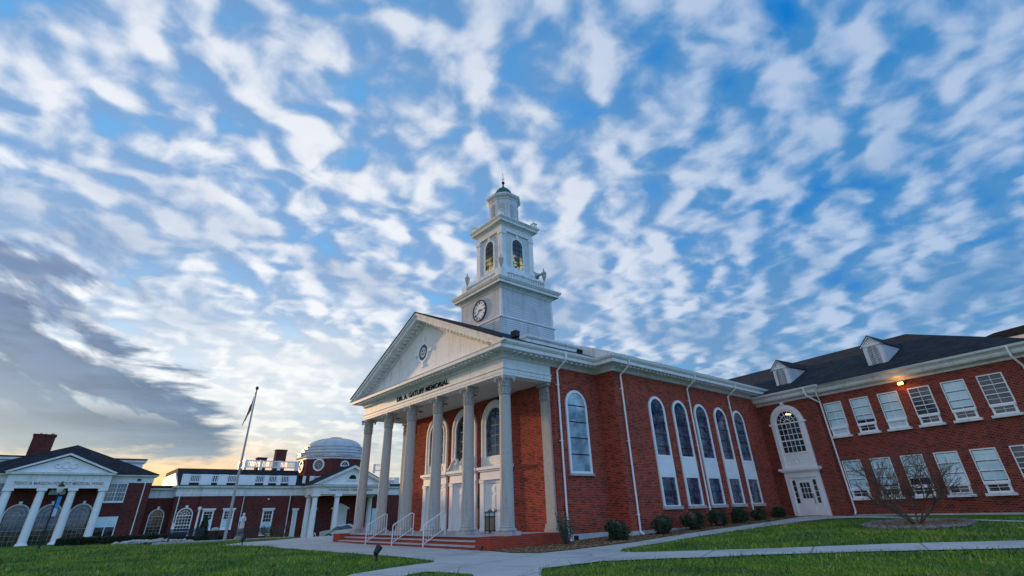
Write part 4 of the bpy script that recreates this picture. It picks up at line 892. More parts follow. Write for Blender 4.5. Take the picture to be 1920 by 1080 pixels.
mb = MB(); balus(mb, [(35.6, 36.9)], 3.3, 7.3, 8.2, [(35.2, 35.6), (36.9, 37.4)]); part(mb, 'rear_balustrade', 'white2', dm_)
for x0, x1, z in ((19.9, 21.1, 8.95), (22.2, 23.6, 10.05)):
    c = part(MB().box(x0, x1, 7.0, 8.0, 6.5, z-.14), 'chimney', 'brick3', dm_); part(MB().box(x0-.06, x1+.06, 6.94, 8.06, z-.14, z), 'chimney_cap', 'brick3', c)
# drum and dome
DC = (29.45, 4.4)
part(MB().lathe(DC[0], DC[1], [(4.72, 5.0), (4.72, 8.45)], 8, pi/8), 'drum', 'brick3', dm_)
part(MB().lathe(DC[0], DC[1], [(4.74, 8.44), (4.85, 8.5), (4.87, 8.66), (5.05, 8.78), (5.08, 8.90), (4.7, 8.95)], 8, pi/8), 'drum_cornice', 'white', dm_)
prof = [(4.84, 8.94), (4.82, 9.26), (4.94, 9.28), (4.94, 9.36), (4.42, 9.38), (4.40, 9.70), (4.52, 9.72), (4.52, 9.80), (4.02, 9.82), (4.00, 10.12), (4.12, 10.14), (4.12, 10.22), (3.64, 10.24), (3.62, 10.40)]
part(MB().lathe(DC[0], DC[1], prof, 32, pi/32), 'dome_steps', 'lead', dm_)
prof = [(3.64*cos(a), 10.38+1.14*sin(a)) for a in [i*pi/2/9 for i in range(9)]]
part(MB().lathe(DC[0], DC[1], prof, 32, pi/32), 'dome', 'lead', dm_, smooth=True)
sm = MB()
for i in range(16):
    a = i*pi/8; pp = [(DC[0]+(r+.02)*cos(a), DC[1]+(r+.02)*sin(a), z+.02) for r, z in prof]; sm.path(pp, .03, 4)
    for r, z0, z1 in ((4.88, 8.95, 9.34), (4.50, 9.38, 9.78), (4.11, 9.82, 10.2)): sm.tube((DC[0]+r*cos(a+.1), DC[1]+r*sin(a+.1), z0), (DC[0]+r*cos(a+.1), DC[1]+r*sin(a+.1), z1), .03, .03, 4)
part(sm, 'dome_seams', 'lead', dm_)
part(MB().lathe(DC[0], DC[1], [(.80, 11.38), (.80, 11.56), (.85, 11.58), (.80, 11.66), (.2, 11.72)], 16), 'dome_cap', 'steelgrey', dm_)
for th, half in ((0, True), (-45, False), (-90, False), (45, False)):
    ap = 4.72*cos(pi/8)
    M4 = Matrix.Translation((DC[0], DC[1], 0)) @ Matrix.Rotation(radians(th), 4, 'Z')
    if half:
        w = arch_window(dm_, 0, 7.62, 7.62+.001, .46, -ap, 'glass', M4, fr=.16, muntins=None, sill=False, name='lunette', proud=.09)
        part(MB().ring(0, 7.62, .26, .22, -ap-.06, -ap-.035, 8).tube((0, -ap-.045, 7.62), (0, -ap-.045, 8.08), .014, .014, 4), 'muntins', 'white2', w, M4)
    else:
        w = part(MB().ring(0, 7.72, .78, .60, -ap-.10, -ap+.02, 24, a0=0, a1=2*pi), 'oculus', 'white2', dm_, M4)
        part(MB().ext([(.6*cos(i*pi/12), 7.72+.6*sin(i*pi/12)) for i in range(24)], -ap-.03, -ap-.015), 'pane', 'glass', w, M4)
        b_ = MB().ring(0, 7.72, .22, .17, -ap-.05, -ap-.03, 12, a0=0, a1=2*pi)
        for i in range(8): b_.tube((.2*cos(i*pi/4), -ap-.04, 7.72+.2*sin(i*pi/4)), (.6*cos(i*pi/4), -ap-.04, 7.72+.6*sin(i*pi/4)), .014, .014, 4)
        part(b_, 'muntins', 'steelgrey', w, M4)
# facade openings
arch_window(dm_, 9.25, .2, 2.05, .66, 2.0, 'brownglass', None, fr=.09, muntins=(4, 6, 5), keystone=True, name='arched_window', mt=.013, mm='steelgrey')
arch_window(dm_, 11.72, .2, 2.05, .70, .30, 'glass', None, fr=.10, muntins=(5, 6, 5), keystone=True, name='arched_window')
for x in (13.98, 16.12): rect_window(dm_, x, .75, 2.38, .42, 0, 'glass', None, fr=.16, nx=3, nz=6, hood=True, thick=(3,), sill=0.0, lower=(.48, 'blind'))
rect_window(dm_, 20.6, .0, 2.3, .45, .30, 'glass', None, fr=.17, nx=3, nz=6, hood=True, thick=(3,), sill=0.0, lower=(.5, 'blind'))
rect_window(dm_, 23.75, -.5, 2.25, .16, 0, 'blind', None, fr=.13, nx=1, nz=4, hood=True, sill=-.05)
rect_window(dm_, 26.0, -.5, 2.25, .30, 0, 'glass', None, fr=.12, nx=2, nz=4, hood=True, sill=-.05)
part(MB().box(12.93, 13.10, -.12, .28, -.3, 2.6).box(12.86, 13.16, -.16, .28, 2.6, 2.9), 'side_window_frame', 'white2', dm_)
for x, o in ((10.75, .0), (17.52, -.06), (22.95, -.05)): downpipe(dm_, x, 4.0, -.55, 0, -.28, None, r=.05)
# porch
for x in (24.98, 27.78, 31.08, 33.88):
    c = part(MB().lathe(x, -2.95, column_prof(.36, .30, -.62, 3.62), 18), 'porch_column', 'white2', dm_, smooth=True)
    part(MB().box(x-.46, x+.46, -3.41, -2.49, -1.1, -.75).lathe(x, -2.95, [(.46, -.749), (.47, -.68), (.40, -.62)], 18), 'base', 'white2', c); part(MB().lathe(x, -2.95, [(.33, 3.63), (.40, 3.72), (.42, 3.78)], 18).box(x-.44, x+.44, -3.39, -2.51, 3.781, 3.97), 'capital', 'white2', c)
for x in (25.0, 33.3):
    c = part(MB().lathe(x, -.75, column_prof(.36, .30, -.62, 3.62), 18), 'porch_column', 'white2', dm_, smooth=True)
    part(MB().box(x-.46, x+.46, -1.21, -.29, -1.1, -.75).lathe(x, -.75, [(.46, -.749), (.47, -.68), (.40, -.62)], 18), 'base', 'white2', c); part(MB().lathe(x, -.75, [(.33, 3.63), (.40, 3.72), (.42, 3.78)], 18).box(x-.44, x+.44, -1.19, -.31, 3.781, 3.97), 'capital', 'white2', c)
part(MB().box(24.7, 34.1, -3.0, 0, 4.0, 4.05), 'porch_ceiling', 'ceiling', dm_)
part(MB().ext([(24.9, 5.10), (34.0, 5.10), (29.43, 7.05)], -3.2, -3.0), 'porch_tympanum', 'white2', dm_)
part(MB().ext([(24.15, 5.10), (29.43, 7.42), (34.7, 5.10), (34.0, 5.10), (29.43, 7.08), (24.85, 5.10)], -3.7, -3.1), 'porch_raking_cornice', 'white', dm_)
part(MB().ext([(24.0, 5.11), (29.43, 7.50), (34.85, 5.11), (34.7, 5.11), (29.43, 7.43), (24.15, 5.11)], -3.75, 2.5).ext([(24.15, 5.05), (29.43, 7.42), (34.7, 5.05)], -2.9, 2.4), 'porch_roof', 'shingle', dm_)
w = arch_window(dm_, 29.43, 5.75, 5.752, .50, -3.2, 'glass', None, fr=.13, name='lunette', sill=True, framemat='white', proud=.07)
lettering('WARD & REGINA CORRELL COMPLEX', 'bronze', dm_, 29.43, 4.46, 5.95, .24, -3.29, bold=.01)
pd = MB().box(28.55, 28.85, -.14, 0, -.8, 2.05).box(30.2, 30.5, -.14, 0, -.8, 2.05).box(28.55, 30.5, -.142, 0, 2.05, 2.35).box(28.3, 30.75, -.22, 0, 2.351, 2.47).ext([(28.25, 2.471), (30.8, 2.471), (29.53, 3.05)], -.22, 0)
pd = part(pd, 'porch_door_surround', 'white2', dm_)
dd = MB().box(28.851, 30.199, -.06, 0, -.8, 2.049)
for k in range(7): dd.box(28.9, 30.15, -.075, -.059, -.7+k*.38, -.40+k*.38)
part(dd, 'panelled_door', 'white2', dm_)
part(MB().box(26.6, 27.35, -.06, 0, .25, .78), 'wall_plaque', 'bronze', dm_)
rect_window(dm_, 34.6, -.5, 2.2, .35, 0, 'blind', None, fr=.14, nx=2, nz=4, name='glazed_door', sill=-.05)
t = part(MB().box(35.98, 36.16, -.16, 0, 3.25, 3.5), 'wall_lamp', 'black', dm_); part(MB().box(35.99, 36.15, -.19, -.161, 3.27, 3.46), 'lamp_glass', 'warmlamp', t)
part(MB().box(20.25, 20.42, -.0, .299, 3.55, 3.68), 'security_camera', 'white2', dm_)

# ================================================================== MEDICAL BUILDING
md_ = thing('columned_annex', 'two storey brick annex with four white columns, white pediment and tall brick chimney', 'annex', (-72, 0, 0), pi/2)
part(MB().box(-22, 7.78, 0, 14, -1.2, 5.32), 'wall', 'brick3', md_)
part(MB().sweep([(-22, 0), (7.78, 0), (7.78, 14)], [(-.3, 5.30), (.04, 5.30), (.04, 5.85), (.08, 5.88), (.35, 5.92), (.40, 6.05), (-.3, 6.10)]), 'entablature', 'white', md_)
part(MB().add([(-8.0, -.45, 6.10), (8.25, -.45, 6.10), (8.25, 8.5, 6.10), (-8.0, 8.5, 6.10), (.2, 4.0, 9.25)], [(0,1,4), (1,2,4), (2,3,4), (3,0,4), (0,3,2,1)]).ext([(-.45, 6.10), (3.0, 7.6), (14, 7.6), (14, 6.1)], -22, -7.9, 'yz'), 'roof', 'shingle', md_)
ft = part(MB().box(-22, 6.75, 3.9, 14, 6.1, 7.62), 'attic_storey', 'white', md_); part(MB().box(-22.2, 6.98, 3.68, 14.2, 7.62, 7.88), 'attic_cornice', 'white', ft); part(MB().box(-22.3, 7.05, 3.6, 14.3, 7.881, 8.0), 'attic_roof', 'shingle', ft)
c = part(MB().box(-3.85, -1.98, 5.5, 6.6, 6.2, 10.2), 'chimney', 'brick3', md_); part(MB().box(-3.92, -1.91, 5.43, 6.67, 10.2, 10.38), 'chimney_cap', 'brick3', c)
part(MB().lathe(-3.3, 6.05, [(.10, 10.381), (.13, 10.5), (.09, 10.52)], 8).lathe(-2.9, 6.05, [(.09, 10.381), (.12, 10.47)], 8).lathe(-2.3, 6.05, [(.12, 10.381), (.16, 10.52), (.1, 10.55)], 8), 'chimney_pots', 'rock', c)
for x in (-3.72, -1.28, 1.08, 3.48):
    c = part(MB().lathe(x, -1.55, column_prof(.36, .31, .10, 4.45), 20), 'porch_column', 'white2', md_, smooth=True)
    part(MB().lathe(x, -1.55, [(.46, -.05), (.46, .03), (.38, .10)], 20).box(x-.48, x+.48, -2.03, -1.07, -.5, -.051), 'base', 'white2', c); part(MB().box(x-.40, x+.40, -1.95, -1.15, 4.46, 4.68), 'capital', 'white2', c)
part(MB().sweep([(-4.1, 0), (-4.1, -1.95), (3.88, -1.95), (3.88, 0)], [(0, 4.68), (0, 5.80), (.04, 5.84), (.26, 5.90), (.30, 6.08), (-.7, 6.08), (-.7, 4.68)]), 'porch_entablature', 'white', md_)
part(MB().box(-3.5, 3.3, -1.3, 0, 4.9, 4.95), 'porch_ceiling', 'ceiling', md_)
part(MB().ext([(-3.9, 6.10), (3.7, 6.10), (-.1, 7.55)], -1.95, -1.75), 'tympanum', 'white2', md_)
part(MB().ext([(-4.5, 6.09), (-.1, 7.84), (4.3, 6.09), (3.9, 6.09), (-.1, 7.66), (-4.1, 6.09)], -2.3, -1.8), 'raking_cornice', 'white', md_)
part(MB().ext([(-4.6, 6.09), (-.1, 7.92), (4.4, 6.09)], -1.74, 3.5), 'porch_roof', 'shingle', md_)
rl = MB().ring(-.1, 6.75, .34, .27, -2.02, -1.95, 16, a0=0, a1=2*pi)
for s2 in (1, -1):
    P = [(.3, 6.6), (.5, 6.45), (.75, 6.5), (.9, 6.7), (.8, 6.9), (.62, 6.85), (.66, 6.7)]
    for a, b_ in zip(P[:-1], P[1:]): rl.tube((-.1+s2*a[0], -1.98, a[1]), (-.1+s2*b_[0], -1.98, b_[1]), .06, .05, 6)
    rl.tube((-.1+s2*.05, -1.98, 6.3), (-.1+s2*.5, -1.98, 6.25), .07, .04, 6)
part(rl, 'carved_emblem', 'white', md_)
lettering('TERRY & MARION FORCHT MEDICAL WING', 'gold', md_, -.08, 5.12, 6.85, .27, -1.955, bold=.012)
for x in (-2.50, -.06, 2.38): arch_window(md_, x, -.15, 2.42, .88, 0, 'brownglass', None, fr=.09, muntins=(5, 6, 6), keystone=True, name='arched_window', sill=False, mt=.010, mm='steelgrey')
w = part(MB().ring(-.05, 4.30, .66, .56, -.08, 0, 16).box(-.71, .61, -.08, 0, 4.20, 4.30), 'fan_window', 'white2', md_); part(MB().ext([(-.05+.56*cos(pi*i/12), 4.30+.56*sin(pi*i/12)) for i in range(13)], -.03, -.01), 'pane', 'brownglass', w)
for z0, z1, g in ((3.58, 5.2, 'brownglass'), (.38, 2.05, 'glass')):
    for xx in (4.72, -5.0): 
        w = rect_window(md_, xx, z0, z1, .82, 0, g, None, fr=.08, nx=6 if z0 > 3 else 2, nz=4 if z0 > 3 else 2, thick=(2,) if z0 > 3 else (1,), sill=0.0, t=.012)
        part(MB().box(xx-.04, xx+.04, -.07, -.03, z0, z1), 'mullion', 'white2', w)
        if z0 < 3: part(MB().box(xx-.82, xx+.82, -.0305, -.0301, z0+.85, z1), 'blind', 'blind', w)
downpipe(md_, 7.12, 5.3, -.1, 0, 0, None)
part(MB().box(6.3, 6.65, -.16, -.041, 5.5, 5.68), 'floodlight', 'black', md_)
# ================================================================== PLANTS
def bush_mb(rx, rz, n, seed, size=.045, sparse=0.0):
    rng = random.Random(seed); cen = []; lobes = [(rng.uniform(-.45, .45)*rx, rng.uniform(-.45, .45)*rx, rng.uniform(.35, 1.3)*rz, rng.uniform(.38, .66)) for _ in range(12)]
    while len(cen) < n:
        lx, ly, lz, lr = rng.choice(lobes); d = Vector((rng.gauss(0,1), rng.gauss(0,1), rng.gauss(0,1))).normalized()
        r = lr*(rng.random()**.28)*(1+.18*rng.random())
        p = (lx+d.x*r*rx, ly+d.y*r*rx, lz+d.z*r*rz)
        if p[2] > .02 and rng.random() > sparse: cen.append(p)
    return MB().quads(cen, size, rng), rng
def core_mb(rx, rz):
    return MB().lathe(0, 0, [(.12*rx, .05), (.40*rx, .3*rz), (.52*rx, .9*rz), (.38*rx, 1.3*rz), (.1*rx, 1.5*rz)], 10)
def stems(mb, n, h, r, rng, spread=.5):
    for i in range(n):
        a = rng.random()*6.28; q = spread*rng.random(); mb.tube((.03*cos(a), .03*sin(a), -.05), (q*cos(a), q*sin(a), h), r, r*.4, 5)
    return mb
bushes = [((-16.95, 20.0), .60, .52, 'round clipped evergreen nearest the portico, before the brick corner by the second downpipe', 1),
          ((-16.90, 23.35), .56, .50, 'round evergreen under the brick just before the first tall nave window', 2),
          ((-16.95, 26.1), .64, .57, 'biggest round evergreen, under the first tall nave window', 3),
          ((-17.00, 28.6), .55, .50, 'round evergreen at the foot of the middle nave downpipe', 4),
          ((-17.00, 30.9), .52, .46, 'round evergreen under the third and fourth nave windows', 5),
          ((-17.05, 33.2), .50, .45, 'round evergreen just before the last nave downpipe', 6),
          ((-17.00, 36.0), .50, .45, 'last round evergreen, in the corner beside the school doorway', 7)]
for (x, y), rx, rz, lab, sd in bushes:
    t = thing('evergreen_bush', lab, 'bush', (x, y, T(x, y)), sd*.9, 'evergreen bushes along the nave wall')
    b_, rng = bush_mb(rx*.97, rz*(.86+.05*(sd % 3)), 3600, sd, .052); part(b_, 'foliage', 'leaf', t, fix=False)
    part(stems(core_mb(rx, rz), 5, rz*.8, .02, rng), 'stems', 'bark', t)
x, y = -18.0, 17.75
t = thing('shrub', 'loose leafy grey green shrub at the back corner of the brick podium', 'shrub', (x, y, T(x, y)))
rng = random.Random(31); cen = []; st_ = MB()
for i in range(34):
    a = rng.random()*6.28; q = rng.uniform(.15, .62); h = rng.uniform(.5, 1.45)*(1.2-q*.6); p0 = Vector((.05*cos(a), .05*sin(a), 0)); p1 = Vector((q*.6*cos(a), q*.6*sin(a), h*.6)); p2 = Vector((q*cos(a+.3), q*sin(a+.3), h))
    st_.tube(p0, p1, .012, .008, 4); st_.tube(p1, p2, .008, .004, 4)
    for k in range(38):
        f = rng.random()**.7; p = (p0.lerp(p1, f*2) if f < .5 else p1.lerp(p2, f*2-1)); cen.append((p.x+rng.gauss(0, .05), p.y+rng.gauss(0, .05), p.z+rng.gauss(0, .04)))
part(MB().quads(cen, .038, rng), 'foliage', 'leaf2', t, fix=False); part(st_, 'stems', 'bark', t)
def bare_tree(t, seed, nmain, L0, r0, spread, depth=5, up=.55, twig=.004):
    rng = random.Random(seed); tr = MB(); tw = MB()
    def grow(p, d, L, r, k):
        n = 3; 
        for i in range(n):
            d = (d+Vector((rng.gauss(0, .10), rng.gauss(0, .10), rng.gauss(.03, .07)))).normalized(); q = p+d*L/n
            (tr if k >= depth-1 else tw).tube(p, q, r*(1-.12*i), r*(1-.12*(i+1)), 6 if k >= depth-1 else 4); p = q
            if k > 0 and i < n-1 and rng.random() < .62:
                dd = (d+Vector((rng.gauss(0, .75), rng.gauss(0, .75), rng.gauss(.10, .35)))).normalized(); grow(p, dd, L*rng.uniform(.50, .72), max(twig, r*.55), k-1)
        if k > 0:
            for _ in range(2):
                dd = (d+Vector((rng.gauss(0, .42), rng.gauss(0, .42), rng.gauss(.05, .25)))).normalized(); grow(p, dd, L*rng.uniform(.58, .76), max(twig, r*.62), k-1)
    for i in range(nmain):
        a = 2*pi*i/nmain+rng.uniform(-.3, .3); grow(Vector((.08*cos(a), .08*sin(a), -.05)), Vector((spread*cos(a), spread*sin(a), up)).normalized(), L0*rng.uniform(.8, 1.15), r0*rng.uniform(.7, 1), depth)
    part(tr, 'trunk', 'bark', t); part(tw, 'crown', 'bark', t)
x, y = -8.05, 29.6
t = thing('bare_tree', 'low spreading leafless tree in the mulch ring before the school wing', 'tree', (x, y, T(x, y)+.04)); bare_tree(t, 12, 8, 1.22, .046, .95, 5, 1.0, .0056)
x, y = -52.0, 15.6
t = thing('bare_tree', 'small leafless ornamental tree before the brick wall of the domed hall', 'tree', (x, y, T(x, y))); bare_tree(t, 5, 5, .72, .035, 1.0, 4, 1.0, .010)
x, y = -48.5, 9.35
t = thing('conifer', 'small dark upright conifer between the navy bench and the dark bin', 'conifer', (x, y, T(x, y)))
rng = random.Random(9); cen = []
for i in range(2600):
    f = rng.random(); a = rng.random()*6.28; r = .42*(1-f)**.6*(.4+.6*rng.random())*(1 if f > .1 else .6)+.04; cen.append((r*cos(a), r*sin(a), .15+f*1.65))
part(MB().quads(cen, .05, rng), 'foliage', 'leaf', t, fix=False); part(MB().tube((0,0,-.1), (0,0,1.5), .05, .02), 'trunk', 'bark', t)
x, y = -49.5, 14.6
t = thing('golden_shrub', 'low golden yellow shrub at the right end of the stone bed', 'shrub', (x, y, T(x, y)))
b_, rng = bush_mb(.50, .26, 900, 77, .05); part(b_, 'foliage', 'yellow', t, fix=False); part(stems(MB(), 6, .3, .015, rng), 'stems', 'bark', t)
# long clipped hedge
hx = thing('hedge', 'long low clipped hedge before the columned annex', 'hedge', (-55, 1.0, T(-55, 4)-.05), radians(84))
rng = random.Random(4); cen = []
for i in range(15000):
    u = rng.random()*8.2; f = rng.random()
    if f < .55: p = (u, -.55+rng.gauss(0, .03), rng.random()*.62)
    elif f < .85: p = (u, rng.uniform(-.55, .55), .60+rng.gauss(0, .035))
    else: p = (rng.choice((0, 8.2))+rng.gauss(0, .03), rng.uniform(-.55, .55), rng.random()*.6)
    cen.append(p)
part(MB().quads(cen, .055, rng), 'foliage', 'hedge', hx, fix=False); part(MB().box(.06, 8.14, -.5, .5, -.2, .57), 'inner_twigs', 'bark', hx)
hx = thing('hedge', 'short dark hedge beside the arched link window, right of the long hedge', 'hedge', (-54.2, 9.4, T(-54, 10)), radians(84))
cen = [(rng.random()*2.6, -.4+rng.gauss(0, .04), rng.random()*.55) if rng.random() < .6 else (rng.random()*2.6, rng.uniform(-.4, .4), .55+rng.gauss(0, .04)) for i in range(4500)]
part(MB().quads(cen, .055, rng), 'foliage', 'hedge', hx, fix=False); part(MB().box(.05, 2.55, -.35, .35, -.3, .5), 'inner_twigs', 'bark', hx)
# boulders of the bed
def rock_mb(s, rng):
    mb = MB(); bm = bmesh.new(); bmesh.ops.create_icosphere(bm, subdivisions=2, radius=1)
    for v in bm.verts: v.co = v.co*(1+rng.uniform(-.22, .22)); v.co.x *= s*1.3; v.co.y *= s; v.co.z *= s*.7
    mb.v = [tuple(v.co) for v in bm.verts]; mb.f = [tuple(q.index for q in f.verts) for f in bm.faces]; bm.free(); return mb
rng = random.Random(21)
for i in range(46):
    Y = 4.3+4.6*(i/46)+rng.uniform(-.2, .2); X = -49.5+rng.uniform(-1.6, .9); s = rng.uniform(.13, .26)
    o = part(rock_mb(s, rng), 'boulder', 'rock', None); o.location = (X, Y, T(X, Y)+s*.35+.12*(1-abs((Y-6.8)/3))); o.rotation_euler = (0, 0, rng.random()*6)
    tag(o, 'pale rounded stone in the heap before the hedge, left of the navy bench', 'stone', 'heaped pale stones in the bed')
# edging stones round the tree bed
for i in range(30):
    a = 2*pi*i/30; X = -8.0+1.9*cos(a); Y = 29.4+2.5*sin(a)
    o = part(rock_mb(.19, rng), 'edging_stone', 'edging', None); o.location = (X, Y, T(X, Y)+.06); o.rotation_euler = (0, 0, a+pi/2+rng.uniform(-.15, .15)); o.scale = (1.1, .8, .8)
    tag(o, 'grey brown edging stone in the ring round the spreading leafless tree', 'stone', 'edging stones round the tree bed')
# ================================================================== STREET FURNITURE
t = thing('bed_kerb', 'low grey concrete kerb along the stone bed behind the lawn', 'kerb', (-46.4, 0, 0))
k_ = MB()
for i in range(12): y0 = 6.0+i*.78; z = T(-46.4, y0); k_.box(-.12, .12, y0, y0+.775, z-.3, z+.13)
part(k_, 'kerb_blocks', 'concrete', t)
def bench(x, y, rz, w, label, m_='bench'):
    t = thing('park_bench', label, 'bench', (x, y, T(x, y)+.0), rz, None)
    part(MB().box(-w/2, w/2, -.24, -.14, .42, .45).box(-w/2, w/2, -.12, -.02, .42, .45).box(-w/2, w/2, .0, .10, .42, .45).box(-w/2, w/2, .12, .22, .42, .45), 'seat', m_, t)
    bk = MB()
    for i in range(5): bk.box(-w/2, w/2, .23+.02*i, .25+.02*i, .50+.085*i, .565+.085*i)
    part(bk, 'backrest', m_, t)
    for s2 in (1, -1):
        a = s2*(w/2-.05); part(MB().box(a-.025, a+.025, -.26, -.21, 0, .64).tube((a, .25, 0), (a, .16, .45), .025).tube((a, .18, .45), (a, .34, .92), .022).box(a-.025, a+.025, -.26, .26, .62, .65).box(a-.025, a+.025, -.26, .22, .39, .42), 'leg', 'black', t)
    return t
bench(-47.2, 8.1, radians(88), 2.25, 'navy slatted metal bench at the left, before the pale stones')
bench(-48.6, 13.0, radians(88), 3.0, 'long dark bench right of the dark bin, before the white statue', 'bronze')
x, y = -47.4, 9.95
t = thing('litter_bin', 'dark round litter bin with pale domed lid between two benches', 'bin', (x, y, T(x, y)))
part(MB().lathe(0, 0, [(.27, 0), (.30, .05), (.31, .72), (.29, .75)], 20), 'body', 'black', t); part(MB().lathe(0, 0, [(.31, .752), (.31, .80), (.24, .90), (.10, .96), (.02, .97)], 20), 'lid', 'rock', t, smooth=True)
# flagpole with drooping flag
x, y = -46.0, 10.42
fp = thing('flagpole', 'tall pale flagpole with dark ball finial on the lawn edge', 'flagpole', (x, y, T(x, y)))
part(MB().lathe(0, 0, [(.14, -.1), (.14, .05), (.11, .1)], 14), 'base', 'steelgrey', fp); part(MB().tube((0,0,.05), (0,0,10.85), .11, .055, 14), 'pole', 'pole', fp, smooth=True)
part(MB().lathe(0, 0, [(.02, 10.84), (.10, 10.90), (.13, 11.0), (.10, 11.1), (.02, 11.15)], 12), 'finial', 'black', fp); part(MB().box(-.06, .06, -.09, -.04, 10.5, 10.62), 'pulley', 'black', fp)
m, N, b = mat('flag_cloth', 0.8, 0.1); v = N.n('ShaderNodeUVMap').outputs[0]; ux, uy, _z = N.xyz(v)
st2 = N.m('GREATER_THAN', N.m('FRACT', N.mul(uy, 6.5)), 0.5)
c = N.mix(st2, (0.20, 0.008, 0.018, 1), (0.34, 0.30, 0.32, 1)); canton = N.mul(N.m('LESS_THAN', ux, 0.42), N.m('GREATER_THAN', uy, 0.46))
N.put(b.inputs['Base Color'], N.mix(canton, c, (0.012, 0.02, 0.08, 1))); M['flag'] = m
nu, nv = 26, 30; mb = MB(); uvs = []
for j in range(nv+1):
    for i in range(nu+1):
        s = i/nu; q = j/nv          # s: hoist to fly, q: top to bottom; cloth hangs in folds, fly corner lowest
        w = (1-.1*q)*.24*s+.02; drop = q*1.25+s*1.55*(1-.12*q)
        mb.v.append((.05*sin(s*19+q*3)*(.3+s), -.07-w-.05*sin(s*13-q*2)*s-.28*s*q, 10.45-drop)); uvs.append((s, 1-q))
mb.f = [(j*(nu+1)+i, j*(nu+1)+i+1, (j+1)*(nu+1)+i+1, (j+1)*(nu+1)+i) for j in range(nv) for i in range(nu)]
fl = part(mb, 'flag', 'flag', None, smooth=True, fix=False); ul = fl.data.uv_layers.new(name='UVMap')
for lp in fl.data.loops: ul.data[lp.index].uv = uvs[lp.vertex_index]
fl.location = (x, y, T(x, y)); tag(fl, 'striped flag hanging limp from the tall flagpole', 'flag')
# lamp post with banner
x, y = -48.0, .05
lp_ = thing('lamp_post', 'black lamp post with globe lantern and blue banner before the columned annex', 'street lamp', (x, y, T(x, y)))
part(MB().lathe(0, 0, [(.12, 0), (.12, .10), (.08, .16), (.065, .6), (.045, .65), (.036, 3.2), (.06, 3.25)], 12), 'post', 'black', lp_)
g_ = part(MB().lathe(0, 0, [(.08, 3.26), (.16, 3.36), (.19, 3.52), (.17, 3.66)], 14), 'globe', 'statue', lp_, smooth=True)
part(MB().lathe(0, 0, [(.21, 3.661), (.17, 3.74), (.06, 3.84), (.02, 4.0)], 14), 'cap', 'black', lp_)
part(MB().box(-.02, .02, .05, .24, 2.35, 3.06), 'banner', 'banner', lp_); part(MB().box(-.021, .021, .05, .24, 1.9, 2.349), 'banner', 'palebanner', lp_); part(MB().tube((0,0,3.08), (0,.27,3.08), .014), 'banner_arm', 'black', lp_)
# ground spotlights
def spot(x, y, label, rz, s=1.0):
    t = thing('ground_spotlight', label, 'spotlight', (x, y, T(x, y)), rz)
    part(MB().tube((0,0,-.05), (0,0,.22*s), .035*s).box(-.06*s,.06*s,-.06*s,.06*s,-.02,.03), 'stake', 'black', t)
    R = Matrix.Translation((0, 0, .33*s)) @ Matrix.Rotation(radians(-35), 4, 'X'); part(MB().lathe(0, 0, [(.06*s, -.15*s), (.10*s, -.10*s), (.115*s, .06*s), (.13*s, .16*s), (.11*s, .14*s)], 14), 'head', 'black', t, R)
spot(-19.15, 9.42, 'black spotlight in the grass before the chapel steps', .2, .95)
spot(-37.6, 9.55, 'black spotlight at the grass corner left of the chapel, nearer the flagpole', .5, 1.0)
spot(-19.22, 14.1, 'small black spotlight at the foot of the right brick pier of the steps', .3, .42)
# statue on pedestal
x, y = -49.8, 12.35; zt = T(x, y)
st = thing('statue_pedestal', 'low pale rock pedestal carrying the white statue', 'pedestal', (x, y, zt)); part(MB().box(-.42, .42, -.42, .42, -.2, .12).lathe(0, 0, [(.46, .121), (.40, .3), (.30, .5), (.26, .68)], 9), 'block', 'rock', st)
def skin_body(name, verts, edges, radii, material, loc, root=0, rz=0.0):
    me = bpy.data.meshes.new(name); me.from_pydata(verts, edges, []); me.materials.append(M[material])
    o = bpy.data.objects.new(name, me); COL.objects.link(o); o.location = loc; o.rotation_euler = (0, 0, rz)
    bm = bmesh.new(); bm.from_mesh(me); lay = bm.verts.layers.skin.verify(); bm.verts.ensure_lookup_table()
    for i, v in enumerate(bm.verts): v[lay].radius = radii[i] if isinstance(radii[i], tuple) else (radii[i], radii[i]); v[lay].use_root = (i == root)
    bm.to_mesh(me); bm.free(); sk = o.modifiers.new('skin', 'SKIN'); sk.use_smooth_shade = True; ss_ = o.modifiers.new('sub', 'SUBSURF'); ss_.levels = 2; ss_.render_levels = 2
    return o
V_ = [(0,0,.72), (0,0,.95), (0,-.01,1.10), (0,0,1.17), (0,-.01,1.24), (0,-.01,1.33), (-.15,0,1.08), (.15,0,1.08), (-.21,-.03,.86), (.21,-.03,.86), (-.12,-.15,.80), (.10,-.16,.86), (-.09,0,.68), (.09,.02,.68), (-.10,-.03,.38), (.11,.03,.38), (-.10,0,.06), (.12,.05,.06), (-.10,-.12,.03), (.13,-.07,.03), (-.09,-.20,.79), (.07,-.21,.88)]
E_ = [(0,1),(1,2),(2,3),(3,4),(4,5),(2,6),(2,7),(6,8),(7,9),(8,10),(9,11),(0,12),(0,13),(12,14),(13,15),(14,16),(15,17),(16,18),(17,19),(10,20),(11,21)]
R_ = [.12,.12,.11,.045,.085,.065,.055,.055,.05,.05,.038,.038,.085,.085,.07,.07,.045,.045,.035,.03,.025,.025]
sb = skin_body('statue', V_, E_, R_, 'statue', (x, y, zt+.66), 0, radians(80)); tag(sb, 'white standing robed statue on the low rock pedestal', 'statue')
rb = part(MB().lathe(0, 0, [(.21, .05), (.19, .3), (.17, .6), (.15, .8), (.17, .95), (.18, 1.06), (.09, 1.13)], 14), 'robe', 'statue', sb, smooth=True)
part(MB().lathe(0, .02, [(.075, 1.20), (.10, 1.25), (.105, 1.31), (.08, 1.38), (.02, 1.41)], 12), 'hair', 'statue', sb, smooth=True)
